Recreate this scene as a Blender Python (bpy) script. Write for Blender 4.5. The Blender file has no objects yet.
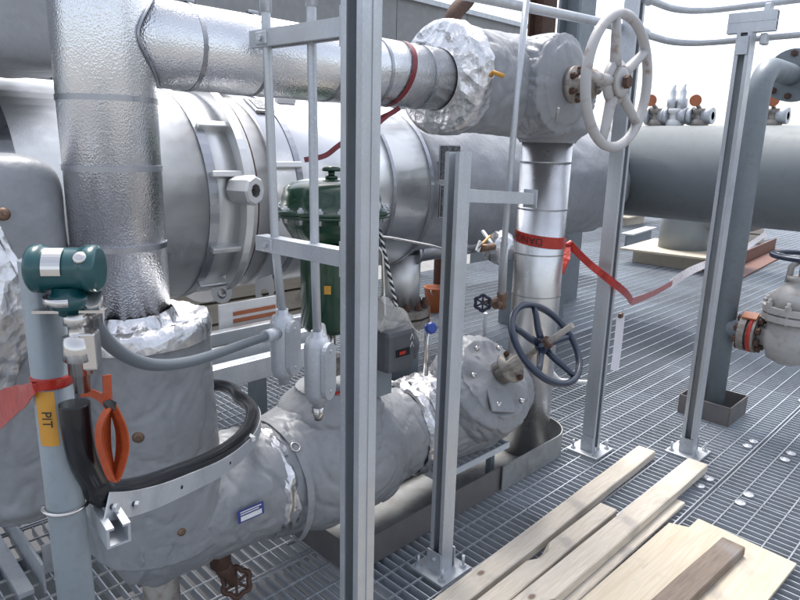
import bpy, bmesh, math, random
from mathutils import Vector as V, Matrix, noise
random.seed(7)
S = bpy.context.scene
COL = S.collection

# ------------------------------------------------------------------ camera
H = 1.6                                            # eye height above the deck
FPX = 640.0                                        # focal length for an 800 px wide picture
dn = V((-62., 2640., 640.)).normalized()           # straight down, in lens axes (right, down, forward)
fz = V((0, 0, 1)); fh = (fz - fz.dot(dn) * dn).normalized()
rh = dn.cross(fh)
if rh.x < 0: rh = -rh
AZ = math.radians(45.4)
ax = fh * math.cos(AZ) + rh * math.sin(AZ)
ay = fh * math.cos(AZ) - rh * math.sin(AZ)
MW = Matrix((ax, ay, -dn))                         # lens axes -> world axes
cam = bpy.data.cameras.new('camera'); camo = bpy.data.objects.new('camera', cam); COL.objects.link(camo)
cam.sensor_width = 36; cam.lens = FPX / 800 * 36; cam.clip_start = 0.05; cam.clip_end = 3000
mr = MW.to_4x4() @ Matrix.Diagonal((1, -1, -1, 1))
mr.translation = V((0, 0, H)); camo.matrix_world = mr
S.camera = camo

# ------------------------------------------------------------------ light
SUN_EL, SUN_AZ = math.radians(66), math.radians(48)      # azimuth measured from +X towards +Y
world = bpy.data.worlds.new('World'); S.world = world; world.use_nodes = True
nt = world.node_tree; nt.nodes.clear()
sky = nt.nodes.new('ShaderNodeTexSky'); sky.sky_type = 'NISHITA'; sky.sun_disc = False
sky.sun_elevation = SUN_EL; sky.sun_rotation = math.radians(90) - SUN_AZ
sky.air_density = 1.0; sky.dust_density = 3.0; sky.ozone_density = 1.0; sky.altitude = 10
bg = nt.nodes.new('ShaderNodeBackground'); bg.inputs[1].default_value = 0.15
out = nt.nodes.new('ShaderNodeOutputWorld')
hs = nt.nodes.new('ShaderNodeHueSaturation'); hs.inputs['Saturation'].default_value = .48        # thin white overcast
nt.links.new(sky.outputs[0], hs.inputs['Color']); nt.links.new(hs.outputs[0], bg.inputs[0]); nt.links.new(bg.outputs[0], out.inputs[0])
sl = bpy.data.lights.new('sun', 'SUN'); sl.energy = 1.7; sl.angle = math.radians(22); sl.color = (1, .98, .95)
so = bpy.data.objects.new('sun', sl); COL.objects.link(so)
sd = V((math.cos(SUN_EL) * math.cos(SUN_AZ), math.cos(SUN_EL) * math.sin(SUN_AZ), math.sin(SUN_EL)))
so.rotation_euler = sd.to_track_quat('Z', 'Y').to_euler()
S.view_settings.view_transform = 'Standard'; S.view_settings.look = 'None'
S.view_settings.exposure = 1.25; S.view_settings.gamma = 1.0
S.render.engine = 'CYCLES'

# ------------------------------------------------------------------ where things stand
def P(px, py, X=None, Y=None, Z=None):
    """point seen at a place of the 800x600 photograph, on the vertical plane X / Y or the level Z"""
    d = MW @ V((px - 400., py - 300., FPX)); o = V((0, 0, H))
    t = X / d.x if X is not None else (Y / d.y if Y is not None else (Z - H) / d.z)
    return o + d * t
def depth(p): return (MW.transposed() @ (V(p) - V((0, 0, H)))).z
def W(px, p): return px * depth(p) / FPX

# ------------------------------------------------------------------ mesh helpers
class B:
    def __init__(s): s.v = []; s.f = []; s.sm = []
    def add(s, vs, fs, smooth=False):
        o = len(s.v); s.v += [V(p) for p in vs]
        for q in fs: s.f.append([i + o for i in q]); s.sm.append(smooth)
        return s
    def box(s, c, size, rot=None, bev=0.0):
        c = V(c); hx, hy, hz = [a / 2 for a in size]
        if bev <= 0:
            vs = [V((x * hx, y * hy, z * hz)) for x in (-1, 1) for y in (-1, 1) for z in (-1, 1)]
            fs = [(0, 1, 3, 2), (4, 6, 7, 5), (0, 4, 5, 1), (2, 3, 7, 6), (0, 2, 6, 4), (1, 5, 7, 3)]
        else:
            b = bmesh.new(); bmesh.ops.create_cube(b, size=1)
            for v in b.verts: v.co = V((v.co.x * hx * 2, v.co.y * hy * 2, v.co.z * hz * 2))
            bmesh.ops.bevel(b, geom=b.edges[:], offset=bev, segments=2, affect='EDGES', profile=.5)
            b.verts.index_update(); vs = [v.co.copy() for v in b.verts]; fs = [[v.index for v in f.verts] for f in b.faces]; b.free()
        if rot is not None:
            m = rot if isinstance(rot, Matrix) else Matrix.Rotation(rot, 3, 'Z')
            vs = [m @ v for v in vs]
        return s.add([v + c for v in vs], fs, False)
    def ring(s, c, n, r, seg, ref=None):
        n = V(n).normalized(); a = V(ref) if ref else (V((0, 0, 1)) if abs(n.z) < .9 else V((1, 0, 0)))
        u = (a - n * a.dot(n)).normalized(); w = n.cross(u)
        return [V(c) + (u * math.cos(t) + w * math.sin(t)) * r for t in [2 * math.pi * k / seg for k in range(seg)]]
    def loft(s, rings, cap=True, smooth=True, closed=False):
        n = len(rings[0]); vs = [p for r in rings for p in r]; fs = []
        m = len(rings)
        for i in range(m if closed else m - 1):
            for k in range(n):
                a, b = i * n + k, i * n + (k + 1) % n; j = (i + 1) % m
                fs.append((a, b, j * n + (k + 1) % n, j * n + k))
        s.add(vs, fs, smooth)
        if cap and not closed:
            o = len(s.v) - len(vs)
            s.f.append([o + k for k in range(n)][::-1]); s.sm.append(False)
            s.f.append([o + (m - 1) * n + k for k in range(n)]); s.sm.append(False)
        return s
    def cyl(s, a, b, r, seg=20, r2=None, cap=True, smooth=True):
        a, b = V(a), V(b); n = b - a
        return s.loft([s.ring(a, n, r, seg), s.ring(b, n, r if r2 is None else r2, seg)], cap, smooth)
    def lathe(s, o, d, prof, seg=32, cap=True, smooth=True):
        o = V(o); d = V(d).normalized()
        return s.loft([s.ring(o + d * h, d, max(r, 1e-4), seg) for h, r in prof], cap, smooth)
    def tube(s, path, r, seg=10, closed=False, cap=True, fun=None):
        path = [V(p) for p in path]; n = len(path); rs = []; u = None
        for i, p in enumerate(path):
            a = path[(i - 1) % n] if (closed or i > 0) else p; b = path[(i + 1) % n] if (closed or i < n - 1) else p
            t = (b - a).normalized()
            if u is None:
                k = V((0, 0, 1)) if abs(t.z) < .9 else V((1, 0, 0)); u = (k - t * k.dot(t)).normalized()
            else: u = (u - t * u.dot(t)).normalized()
            w = t.cross(u); rr = r(i / (n - 1)) if callable(r) else r
            ring = []
            for k in range(seg):
                an = 2 * math.pi * k / seg
                q = rr * (fun(i / (n - 1), an) if fun else 1)
                ring.append(p + (u * math.cos(an) + w * math.sin(an)) * q)
            rs.append(ring)
        return s.loft(rs, cap, True, closed)
    def torus(s, c, n, R, r, seg=40, ss=10): return s.tube(s.ring(c, n, R, seg), r, ss, closed=True)
    def hexn(s, c, d, r, h):
        d = V(d).normalized(); return s.cyl(V(c), V(c) + d * h, r, 6, smooth=False)
    def prism(s, prof, o, ux, uy, ext):
        """closed 2-D outline pulled along ext"""
        o, ux, uy, ext = V(o), V(ux), V(uy), V(ext); n = len(prof)
        a = [o + ux * x + uy * y for x, y in prof]; vs = a + [p + ext for p in a]
        fs = [(k, (k + 1) % n, n + (k + 1) % n, n + k) for k in range(n)] + [tuple(range(n))[::-1], tuple(range(n, 2 * n))]
        return s.add(vs, fs, False)
    def strip(s, path, up, wd, th=.0015):
        """flat band along a path, wide along up (vector or list), with thickness"""
        path = [V(p) for p in path]; n = len(path); rs = []
        for i, p in enumerate(path):
            t = (path[min(i + 1, n - 1)] - path[max(i - 1, 0)]).normalized()
            w = V(up[i] if isinstance(up, list) else up); w = (w - t * w.dot(t)).normalized(); k = t.cross(w)
            wi = wd[i] if isinstance(wd, list) else wd
            rs.append([p + w * wi / 2 + k * th / 2, p - w * wi / 2 + k * th / 2, p - w * wi / 2 - k * th / 2, p + w * wi / 2 - k * th / 2])
        return s.loft(rs, True, False)
    def jit(s, amp, fr, seed=0.):
        for i, p in enumerate(s.v):
            s.v[i] = p + noise.noise_vector(p * fr + V((seed, seed * 1.7, -seed))) * amp
        return s

def obj(name, b, mat, parent=None, label=None, cat=None, group=None, kind=None):
    me = bpy.data.meshes.new(name); me.from_pydata([tuple(v) for v in b.v], [], b.f); me.update()
    bm = bmesh.new(); bm.from_mesh(me); bmesh.ops.recalc_face_normals(bm, faces=bm.faces[:]); bm.to_mesh(me); bm.free()
    for p, sm in zip(me.polygons, b.sm): p.use_smooth = sm
    me.materials.append(mat); o = bpy.data.objects.new(name, me); COL.objects.link(o)
    if parent is not None:
        o.parent = parent
        if parent.parent is None: o.matrix_parent_inverse = Matrix.Translation(V(parent.location)).inverted()
    elif b.v:
        # origin at the middle of the thing's base
        lo = V([min(v[i] for v in b.v) for i in range(3)]); hi = V([max(v[i] for v in b.v) for i in range(3)])
        c = V(((lo.x + hi.x) / 2, (lo.y + hi.y) / 2, lo.z)); me.transform(Matrix.Translation(-c)); o.location = c
    tag(o, label, cat, group, kind); return o
def tag(o, label=None, cat=None, group=None, kind=None):
    for k, v in (('label', label), ('category', cat), ('group', group), ('kind', kind)):
        if v: o[k] = v
    return o
def thing(name, loc, label, cat, group=None):
    o = bpy.data.objects.new(name, None); COL.objects.link(o); o.location = V(loc); o.empty_display_size = .1
    return tag(o, label, cat, group)

# ------------------------------------------------------------------ materials
def mat(name, col, metal=0., rough=.5, var=None, bump=None, extra=None, rvar=0., coat=0., vor=None, alpha=None, trans=0.):
    """col base; var=(scale, colour2, lo, hi) mottling; bump=(scale, strength, detail); vor=(scale, strength) hammered relief"""
    m = bpy.data.materials.new(name); m.use_nodes = True; t = m.node_tree; n = t.nodes; L = t.links
    p = n['Principled BSDF']; p.inputs['Base Color'].default_value = (*col, 1); p.inputs['Metallic'].default_value = metal
    p.inputs['Roughness'].default_value = rough
    if coat: p.inputs['Coat Weight'].default_value = coat; p.inputs['Coat Roughness'].default_value = .12
    if trans: p.inputs['Transmission Weight'].default_value = trans
    if alpha is not None: p.inputs['Alpha'].default_value = alpha
    tc = n.new('ShaderNodeTexCoord')
    def nz(sc, det=4, ro=.55, st=None):
        q = n.new('ShaderNodeTexNoise'); q.inputs['Scale'].default_value = sc; q.inputs['Detail'].default_value = det; q.inputs['Roughness'].default_value = ro
        if st:
            mp = n.new('ShaderNodeMapping'); mp.inputs['Scale'].default_value = st; L.new(tc.outputs['Object'], mp.inputs[0]); L.new(mp.outputs[0], q.inputs[0])
        else: L.new(tc.outputs['Object'], q.inputs[0])
        return q
    last = None
    vs = var if isinstance(var, list) else ([var] if var else [])
    for v in vs:
        sc, c2, lo, hi = v[:4]; st = v[4] if len(v) > 4 else None
        q = nz(sc, 5, .6, st); r = n.new('ShaderNodeMapRange'); r.inputs[1].default_value = lo; r.inputs[2].default_value = hi
        L.new(q.outputs[0], r.inputs[0]); x = n.new('ShaderNodeMix'); x.data_type = 'RGBA'
        L.new(r.outputs[0], x.inputs[0])
        if last is None: x.inputs[6].default_value = (*col, 1)
        else: L.new(last, x.inputs[6])
        x.inputs[7].default_value = (*c2, 1); last = x.outputs[2]
        L.new(last, p.inputs['Base Color'])
    if rvar:
        q = nz(14, 4); r = n.new('ShaderNodeMapRange'); r.inputs[1].default_value = .3; r.inputs[2].default_value = .7
        r.inputs[3].default_value = max(.02, rough - rvar); r.inputs[4].default_value = rough + rvar
        L.new(q.outputs[0], r.inputs[0]); L.new(r.outputs[0], p.inputs['Roughness'])
    nor = None
    for kind, args in (('n', bump), ('v', vor)):
        if not args: continue
        for a in (args if isinstance(args, list) else [args]):
            b = n.new('ShaderNodeBump'); b.inputs['Strength'].default_value = a[1]; b.inputs['Distance'].default_value = a[3] if len(a) > 3 and a[3] else .01
            if kind == 'n': h = nz(a[0], a[2] if len(a) > 2 else 3, .5, a[4] if len(a) > 4 else None).outputs[0]
            else:
                q = n.new('ShaderNodeTexVoronoi'); q.inputs['Scale'].default_value = a[0]; q.feature = 'F1' if len(a) > 2 and a[2] else 'SMOOTH_F1'; L.new(tc.outputs['Object'], q.inputs[0]); h = q.outputs['Distance']
            L.new(h, b.inputs['Height'])
            if nor: L.new(nor, b.inputs['Normal'])
            nor = b.outputs[0]
    if nor: L.new(nor, p.inputs['Normal'])
    return m

M = {}
M['stucco'] = mat('stucco aluminium', (.76, .765, .775), 1, .27, var=(7, (.62, .63, .66), .4, .75), vor=(230, .4, 0, .0025), rvar=.04)
M['stucco_fine'] = mat('fine embossed aluminium', (.66, .66, .66), 1, .3, var=(7, (.56, .56, .57), .4, .75), vor=(330, .25, 0, .002), rvar=.05)
M['smooth_clad'] = mat('smooth aluminium cladding', (.78, .78, .78), 1, .33, var=(3, (.66, .66, .66), .4, .8), bump=(9, .05, 3, .01), rvar=.06)
M['clad_dull'] = mat('dull stainless cladding', (.7, .705, .705), 1, .46, var=(3, (.62, .62, .615), .4, .8), bump=[(6, .05, 3, .02)], vor=(190, .16, 0, .002), rvar=.06)
M['band'] = mat('steel band', (.36, .37, .4), 1, .35, rvar=.1)
M['galv'] = mat('galvanised steel', (.52, .545, .575), .6, .47, var=[(14, (.43, .455, .495), .4, .7, (1, 1, .12)), (120, (.57, .595, .625), .5, .75), (3, (.46, .47, .475), .5, .75)], bump=[(150, .1, 3, .002), (10, .04, 2, .01)], rvar=.1)
M['galv_bar'] = mat('galvanised grating', (.56, .6, .65), .3, .4, var=[(1.6, (.42, .44, .47), .42, .72), (25, (.62, .655, .7), .45, .8)])
M['galv_rod'] = mat('galvanised twisted rod', (.6, .63, .67), .8, .35, var=(20, (.45, .47, .5), .45, .75))
M['galv_paint'] = mat('grey painted steel', (.17, .2, .225), .1, .5, var=[(5, (.2, .23, .25), .35, .75), (40, (.15, .165, .18), .5, .8)], bump=(60, .05, 3, .003), rvar=.1)
M['curb'] = mat('dull curb plate', (.27, .28, .28), .35, .55, var=[(6, (.19, .17, .16), .45, .75), (20, (.33, .34, .34), .4, .8)], rvar=.1)
M['curb_brown'] = mat('brown grey curb plate', (.13, .125, .128), .2, .55, var=(9, (.17, .155, .15), .35, .75), rvar=.1)
M['cloth'] = mat('grey silicone cloth', (.22, .228, .243), 0, .42, var=[(5, (.262, .27, .285), .35, .8), (30, (.185, .19, .205), .5, .85)], bump=[(6, .3, 4, .03), (24, .25, 4, .008, (1, .5, 1)), (520, .15, 1, .002)], rvar=.08)
M['cloth_lt'] = mat('pale grey silicone cloth', (.25, .26, .28), 0, .42, var=[(5, (.29, .3, .32), .35, .8), (26, (.215, .222, .24), .5, .85)], bump=[(7, .35, 4, .03), (24, .25, 4, .008, (1, .5, 1)), (520, .15, 1, .002)], rvar=.08)
M['foil'] = mat('crinkled foil', (.7, .7, .71), 1, .34, var=(20, (.52, .52, .54), .4, .8), bump=[(9, .3, 4, .02)], vor=[(11, .5, 1, .03), (26, .4, 1, .014), (70, .22, 1, .005)])
M['green'] = mat('gloss green enamel', (.004, .04, .017), 0, .24, var=(8, (.003, .028, .012), .4, .8), coat=.45, bump=(30, .03, 3, .004))
M['teal'] = mat('teal enamel', (.004, .06, .068), 0, .28, var=(20, (.003, .045, .052), .4, .8), coat=.35, bump=(60, .04, 3, .003))
M['stainless'] = mat('stainless steel', (.6, .58, .56), 1, .22, rvar=.08)
M['gunmetal'] = mat('weathered cast metal', (.3, .28, .255), .4, .5, var=(30, (.16, .12, .1), .45, .75), bump=(60, .2, 4, .004))
M['darkgrey'] = mat('dark grey housing', (.075, .08, .09), .1, .42, var=(18, (.1, .105, .11), .4, .8))
M['black'] = mat('black rubber', (.006, .0065, .009), 0, .22, bump=(40, .04, 3, .004))
M['blackblue'] = mat('dark blue enamel', (.01, .02, .045), 0, .3, var=(25, (.04, .045, .06), .58, .8), coat=.3)
M['blue'] = mat('blue plastic', (.02, .06, .3), 0, .35)
M['navy'] = mat('navy handwheel', (.012, .016, .04), .1, .4)
M['wheelgrey'] = mat('chipped grey paint', (.42, .41, .41), 0, .5, var=[(16, (.24, .17, .13), .56, .7), (5, (.42, .41, .41), .4, .8)], bump=(50, .12, 4, .003))
M['rust'] = mat('rusty steel', (.08, .042, .03), .1, .75, var=[(14, (.115, .06, .04), .35, .75), (50, (.045, .026, .022), .5, .8)], bump=(60, .2, 4, .004))
M['rustpaint'] = mat('red brown primer', (.12, .042, .026), 0, .6, var=(10, (.16, .06, .036), .35, .75))
M['brass'] = mat('worn bronze', (.19, .12, .08), .5, .5, var=(40, (.1, .06, .05), .4, .8), bump=(70, .15, 3, .003))
M['orange'] = mat('orange nylon strap', (.38, .06, .012), 0, .5, var=(40, (.28, .042, .01), .4, .7), bump=(300, .2, 2, .002))
M['orangepaint'] = mat('orange paint', (.4, .12, .045), 0, .55, var=(12, (.28, .09, .04), .4, .75))
M['tape'] = mat('red plastic tape', (.4, .026, .015), 0, .3, var=(30, (.28, .015, .01), .4, .8), bump=(30, .3, 3, .01))
M['ribbon'] = mat('dark red ribbon', (.18, .01, .018), 0, .35, var=(30, (.12, .007, .012), .4, .8))
M['ink'] = mat('black ink', (.015, .012, .012), 0, .5)
M['whitetape'] = mat('white plastic tape', (.75, .73, .74), 0, .35, var=(26, (.6, .12, .12), .55, .66), bump=(30, .3, 3, .01))
M['yellow'] = mat('yellow tape', (.55, .27, .03), 0, .45, var=(18, (.47, .22, .03), .4, .8))
M['white'] = mat('white paint', (.72, .72, .72), 0, .5, var=(20, (.6, .6, .6), .4, .8))
M['clip'] = mat('bright zinc clip', (.7, .72, .75), .6, .35, var=(60, (.5, .5, .52), .4, .7))
M['paper'] = mat('white paper tag', (.72, .7, .74), 0, .7, bump=(20, .3, 3, .01))
M['bluelabel'] = mat('blue label', (.03, .045, .2), 0, .4)
M['bag'] = mat('clear plastic bag', (.62, .61, .58), 0, .25, alpha=.45, bump=(18, .9, 5, .03))
M['plate'] = mat('dark data plate', (.06, .065, .075), .3, .4, var=(60, (.3, .32, .34), .55, .62, (1, 1, 3)))
M['header'] = mat('dark grey coated pipe', (.17, .19, .2), .0, .6, var=[(1.5, (.2, .22, .228), .35, .75), (12, (.15, .168, .175), .5, .8)], bump=(25, .03, 3, .006), rvar=.08)
M['wall'] = mat('weathered grey panel', (.27, .275, .28), .1, .6, var=[(1.2, (.21, .215, .22), .35, .75), (9, (.31, .31, .31), .45, .8)], bump=(5, .1, 4, .02))
M['ground'] = mat('dusty ground', (.2, .195, .19), 0, .9, var=[(.12, (.15, .147, .142), .35, .75), (2, (.25, .245, .235), .4, .8)], bump=(3, .3, 5, .05))
M['under'] = mat('darkened lower floor', (.06, .06, .062), 0, .8, var=(.8, (.04, .04, .042), .35, .75))  # shade below the deck is put into this dark colour
for nm in ('galv_bar', 'galv_rod'):
    t_ = M[nm].node_tree; p_ = t_.nodes['Principled BSDF']; src = p_.inputs['Base Color'].links[0].from_socket
    oi = t_.nodes.new('ShaderNodeObjectInfo'); mr_ = t_.nodes.new('ShaderNodeMapRange'); mr_.inputs[3].default_value = .72; mr_.inputs[4].default_value = 1.08; t_.links.new(oi.outputs['Random'], mr_.inputs[0])
    mx = t_.nodes.new('ShaderNodeMix'); mx.data_type = 'RGBA'; mx.blend_type = 'MULTIPLY'; mx.inputs[0].default_value = 1; t_.links.new(src, mx.inputs[6]); t_.links.new(mr_.outputs[0], mx.inputs[7]); t_.links.new(mx.outputs[2], p_.inputs['Base Color'])
def wood(name, c1, c2, knot, sc=1., ringscale=9.):
    m = bpy.data.materials.new(name); m.use_nodes = True; t = m.node_tree; n = t.nodes; L = t.links; p = n['Principled BSDF']
    p.inputs['Roughness'].default_value = .72
    tc = n.new('ShaderNodeTexCoord'); mp = n.new('ShaderNodeMapping'); mp.inputs['Scale'].default_value = (.9 * sc, 15 * sc, 15 * sc); L.new(tc.outputs['Object'], mp.inputs[0])
    a = n.new('ShaderNodeTexNoise'); a.inputs['Scale'].default_value = ringscale; a.inputs['Detail'].default_value = 6; a.inputs['Distortion'].default_value = 1.2; L.new(mp.outputs[0], a.inputs[0])
    r = n.new('ShaderNodeMapRange'); r.inputs[1].default_value = .36; r.inputs[2].default_value = .68; L.new(a.outputs[0], r.inputs[0])
    x = n.new('ShaderNodeMix'); x.data_type = 'RGBA'; x.inputs[6].default_value = (*c1, 1); x.inputs[7].default_value = (*c2, 1); L.new(r.outputs[0], x.inputs[0])
    k = n.new('ShaderNodeTexVoronoi'); k.inputs['Scale'].default_value = 5.5 * sc; k.inputs['Randomness'].default_value = 1
    m2 = n.new('ShaderNodeMapping'); m2.inputs['Scale'].default_value = (.75, 1.25, 0); L.new(tc.outputs['Object'], m2.inputs[0]); L.new(m2.outputs[0], k.inputs[0])
    r2 = n.new('ShaderNodeMapRange'); r2.inputs[1].default_value = .1; r2.inputs[2].default_value = .055; L.new(k.outputs['Distance'], r2.inputs[0])
    x2 = n.new('ShaderNodeMix'); x2.data_type = 'RGBA'; L.new(x.outputs[2], x2.inputs[6]); x2.inputs[7].default_value = (*knot, 1); L.new(r2.outputs[0], x2.inputs[0])
    d = n.new('ShaderNodeTexNoise'); d.inputs['Scale'].default_value = 6; d.inputs['Detail'].default_value = 6; L.new(tc.outputs['Object'], d.inputs[0])
    r3 = n.new('ShaderNodeMapRange'); r3.inputs[1].default_value = .58; r3.inputs[2].default_value = .72; r3.inputs[4].default_value = .5; L.new(d.outputs[0], r3.inputs[0])
    x3 = n.new('ShaderNodeMix'); x3.data_type = 'RGBA'; L.new(x2.outputs[2], x3.inputs[6]); x3.inputs[7].default_value = (.24, .225, .22, 1); L.new(r3.outputs[0], x3.inputs[0])
    L.new(x3.outputs[2], p.inputs['Base Color'])
    b = n.new('ShaderNodeBump'); b.inputs['Strength'].default_value = .25; b.inputs['Distance'].default_value = .004; L.new(a.outputs[0], b.inputs['Height']); L.new(b.outputs[0], p.inputs['Normal'])
    return m
M['pine'] = wood('weathered pine', (.56, .51, .44), (.46, .4, .32), (.15, .09, .055))
M['ply'] = wood('plywood', (.54, .48, .38), (.47, .4, .3), (.26, .17, .1), .6, 6)
M['oldwood'] = wood('grey brown timber', (.2, .155, .12), (.13, .1, .08), (.08, .06, .05))

# ------------------------------------------------------------------ ground and deck
obj('ground', B().box((0, 0, -6.5), (2400, 2400, .4)), M['ground'], kind='structure')
obj('lower_floor', B().box((4, 4.5, -3.6), (16, 15, .2)), M['under'], kind='structure')  # kept dark and extended so the gaps in the grating look shaded
deck = thing('deck_floor', (0, 0, 0), 'open galvanised bar grating deck floor', 'floor'); deck['kind'] = 'structure'
del deck['category']
RP, BP, PW, PL = .104, .041, .94, 2.525
def panel(x0, x1, y0, y1):
    b = B(); n = int((x1 - x0 - .008) / BP)
    for k in range(n + 1):
        x = x0 + .006 + k * BP
        b.box((x, (y0 + y1) / 2, -.0245), (.004, y1 - y0 - .012, .042))
    pn = obj('grating_panel', b, M['galv_bar'], deck); b = B()
    m = 9; g = (y1 - y0 - .02) / m
    for k in range(m + 1):
        y = y0 + .01 + k * g
        b.box(((x0 + x1) / 2, y, -.0045), (x1 - x0 - .006, .006, .008))
    ro = obj('cross_rods', b, M['galv_rod'], pn, kind='stuff'); return pn
offs = {0: 2.275, -1: 3.125}
for r in range(-2, 11):
    y0 = .906 + r * PW; y1 = y0 + PW
    if r in offs: o = offs[r]
    else: o = (r * .83) % PL
    k0 = math.floor((-1.5 - o) / PL)
    x = o + k0 * PL
    while x < 17:
        if not (r >= 5 and x < 8.2): panel(x, x + PL, y0, y1)
        x += PL
for x in [-1.0 + 2.5 * i for i in range(8)]:
    obj('deck_beam', B().box((x, 2.1, -.16), (.14, 6.6, .22)), M['galv_paint'], deck)
for y in (-.9, 2.6, 5.55): obj('deck_beam', B().box((7.5, y, -.2), (19, .12, .29)), M['galv_paint'], deck)
for x, y in ((-1, -.9), (4, -.9), (9, -.9), (-1, 5.5), (4, 5.5), (9, 5.5), (14, 2.6)):
    obj('deck_column', B().box((x, y, -3.3), (.22, .22, 6.1)), M['galv_paint'], deck)
# grating clips: pairs of pale saddle discs
for i, (px, py) in enumerate(((748, 439), (742, 443.5), (785, 451), (779, 457), (743, 492), (735, 500), (704, 476), (695, 483), (800, 395), (796, 399))):
    c = P(px, py, Z=0.004); b = B()
    b.lathe(c + V((0, 0, -.006)), (0, 0, 1), [(0, .024), (.006, .026), (.009, .02), (.007, .012), (.009, .009), (.013, .007)], 20)
    lab = ['right one of the pair nearest the square pipe curb', 'left one of the pair nearest the square pipe curb',
           'right one of the far pair beyond the panel seam', 'left one of the far pair beyond the panel seam',
           'right one of the pair just past the plywood corner', 'left one of the pair just past the plywood corner',
           'right one of the pair by the end of the longest plank', 'left one of the pair by the end of the longest plank',
           'right one of the pair at the right edge below gate valve', 'left one of the pair at the right edge below gate valve'][i]
    obj('grating_clip', b, M['clip'], None, 'round grating clip, ' + lab, 'clip', 'round clips holding the grating')

# ------------------------------------------------------------------ posts
def channel(s, t=.0045, lip=.011):
    h = s / 2
    return [(-h, -h), (h, -h), (h, -h + lip + t), (h - t, -h + lip + t), (h - t, -h + t), (-h + t, -h + t), (-h + t, h - t), (h - t, h - t), (h - t, h - lip - t), (h, h - lip - t), (h, h), (-h, h)]
def strut(b, a, c, s, open_dir, t=.0045):
    a, c = V(a), V(c); d = (c - a).normalized(); u = V(open_dir); u = (u - d * u.dot(d)).normalized(); w = d.cross(u)
    b.prism(channel(s, t, s * .2), a, u, w, c - a); return b
def base_plate(root, x, y, s=.17, z=0):
    obj('base_plate', B().box((x, y, z + .006), (s, s, .012), bev=.002), M['galv'], root)
    for sx in (-1, 1):
        for sy in (-1, 1):
            b = B(); q = V((x + sx * s * .36, y + sy * s * .36, z + .011)); b.cyl(q, q + V((0, 0, .05)), .006, 10); b.hexn(q, (0, 0, 1), .013, .012); b.lathe(q + V((0, 0, -.001)), (0, 0, 1), [(0, .016), (.004, .016)], 14)
            obj('anchor_bolt', b, M['galv'], root)
    for sx in (-1, 1): obj('foot_bracket', B().box((x + sx * .04, y, z + .05), (.006, .07, .09)), M['galv'], root)
    for sx in (-1, 1):
        obj('bracket_bolt', B().hexn((x + sx * .043, y, z + .06), (sx, 0, 0), .011, .009), M['galv'], root)

# P1: nearest post
p1 = V((1.05, 1.2, 0)); r = thing('strut_post', p1, 'nearest tall galvanised channel post carrying two thin conduits', 'post', 'galvanised channel posts')
obj('channel', strut(B(), p1 + V((0, 0, .012)), p1 + V((0, 0, 2.6)), .068, (-1, -.12, 0)), M['galv'], r)
base_plate(r, p1.x, p1.y)
obj('seam_strip', B().box((p1.x + .006, p1.y - .0345, 1.3), (.003, .003, 2.56)), M['galv'], r)
for z in (1.315, 1.865):
    b = strut(B(), (p1.x - .005, p1.y + .03, z), (1.02, 1.6, z), .043, (0, 0, -1)); obj('support_arm', b, M['galv'], r)
    b = B().box((p1.x - .004, p1.y + .037, z), (.06, .005, .09)); obj('arm_plate', b, M['galv'], r)
# P2: short post
p2 = V((1.665, 1.41, 0)); zt = P(457, 152, Y=1.41).z
r = thing('strut_post', p2, 'short galvanised channel post with a side arm, bolted beside the planks', 'post', 'galvanised channel posts')
obj('channel', strut(B(), p2 + V((0, 0, .012)), p2 + V((0, 0, zt)), .062, (-1, 0, 0)), M['galv'], r); base_plate(r, p2.x, p2.y)
za = P(480, 194, Y=1.41).z
obj('support_arm', strut(B(), (p2.x + .03, 1.41, za), (2.13, 1.43, za - .03), .043, (0, 0, -1)), M['galv'], r)
obj('arm_plate', B().box((2.13, 1.43, za - .03), (.006, .06, .07)), M['galv'], r)
# P3: tall post by the handwheels
p3 = V((3.02, 1.53, 0))
r = thing('strut_post', p3, 'tall galvanised channel post right of the blue handwheel, tape across it', 'post', 'galvanised channel posts')
obj('channel', strut(B(), p3 + V((0, 0, .012)), p3 + V((0, 0, 2.7)), .07, (0, -1, 0)), M['galv'], r); base_plate(r, p3.x, p3.y, .18)
# P4: post with cross head
p4 = V((3.4, 1.15, 0)); zt4 = P(747, 36, Y=1.15).z
r = thing('strut_post', p4, 'galvanised channel post with a short crosshead on top, beside dark pipe riser', 'post', 'galvanised channel posts')
obj('channel', strut(B(), p4 + V((0, 0, .012)), p4 + V((0, 0, zt4)), .066, (-1, 0, 0)), M['galv'], r); base_plate(r, p4.x, p4.y, .18)
a, c = P(724, 20, X=3.4), P(769, 28, X=3.4)
hd = obj('crosshead', strut(strut(B(), (3.4, a.y, zt4 + .022), (3.42, c.y, zt4 + .022), .044, (0, 0, 1)), (3.4, a.y, zt4 + .067), (3.42, c.y, zt4 + .067), .044, (0, 0, -1)), M['galv'], r)
for z in (zt4 - .03, zt4 + .1):
    obj('rail_clamp', B().box((3.44, c.y + .05, z), (.05, .03, .05), bev=.006), M['galv'], hd)
obj('foot_bracket', B().box((3.36, 1.15, zt4 - .06), (.006, .05, .08)), M['galv'], r)

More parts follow.
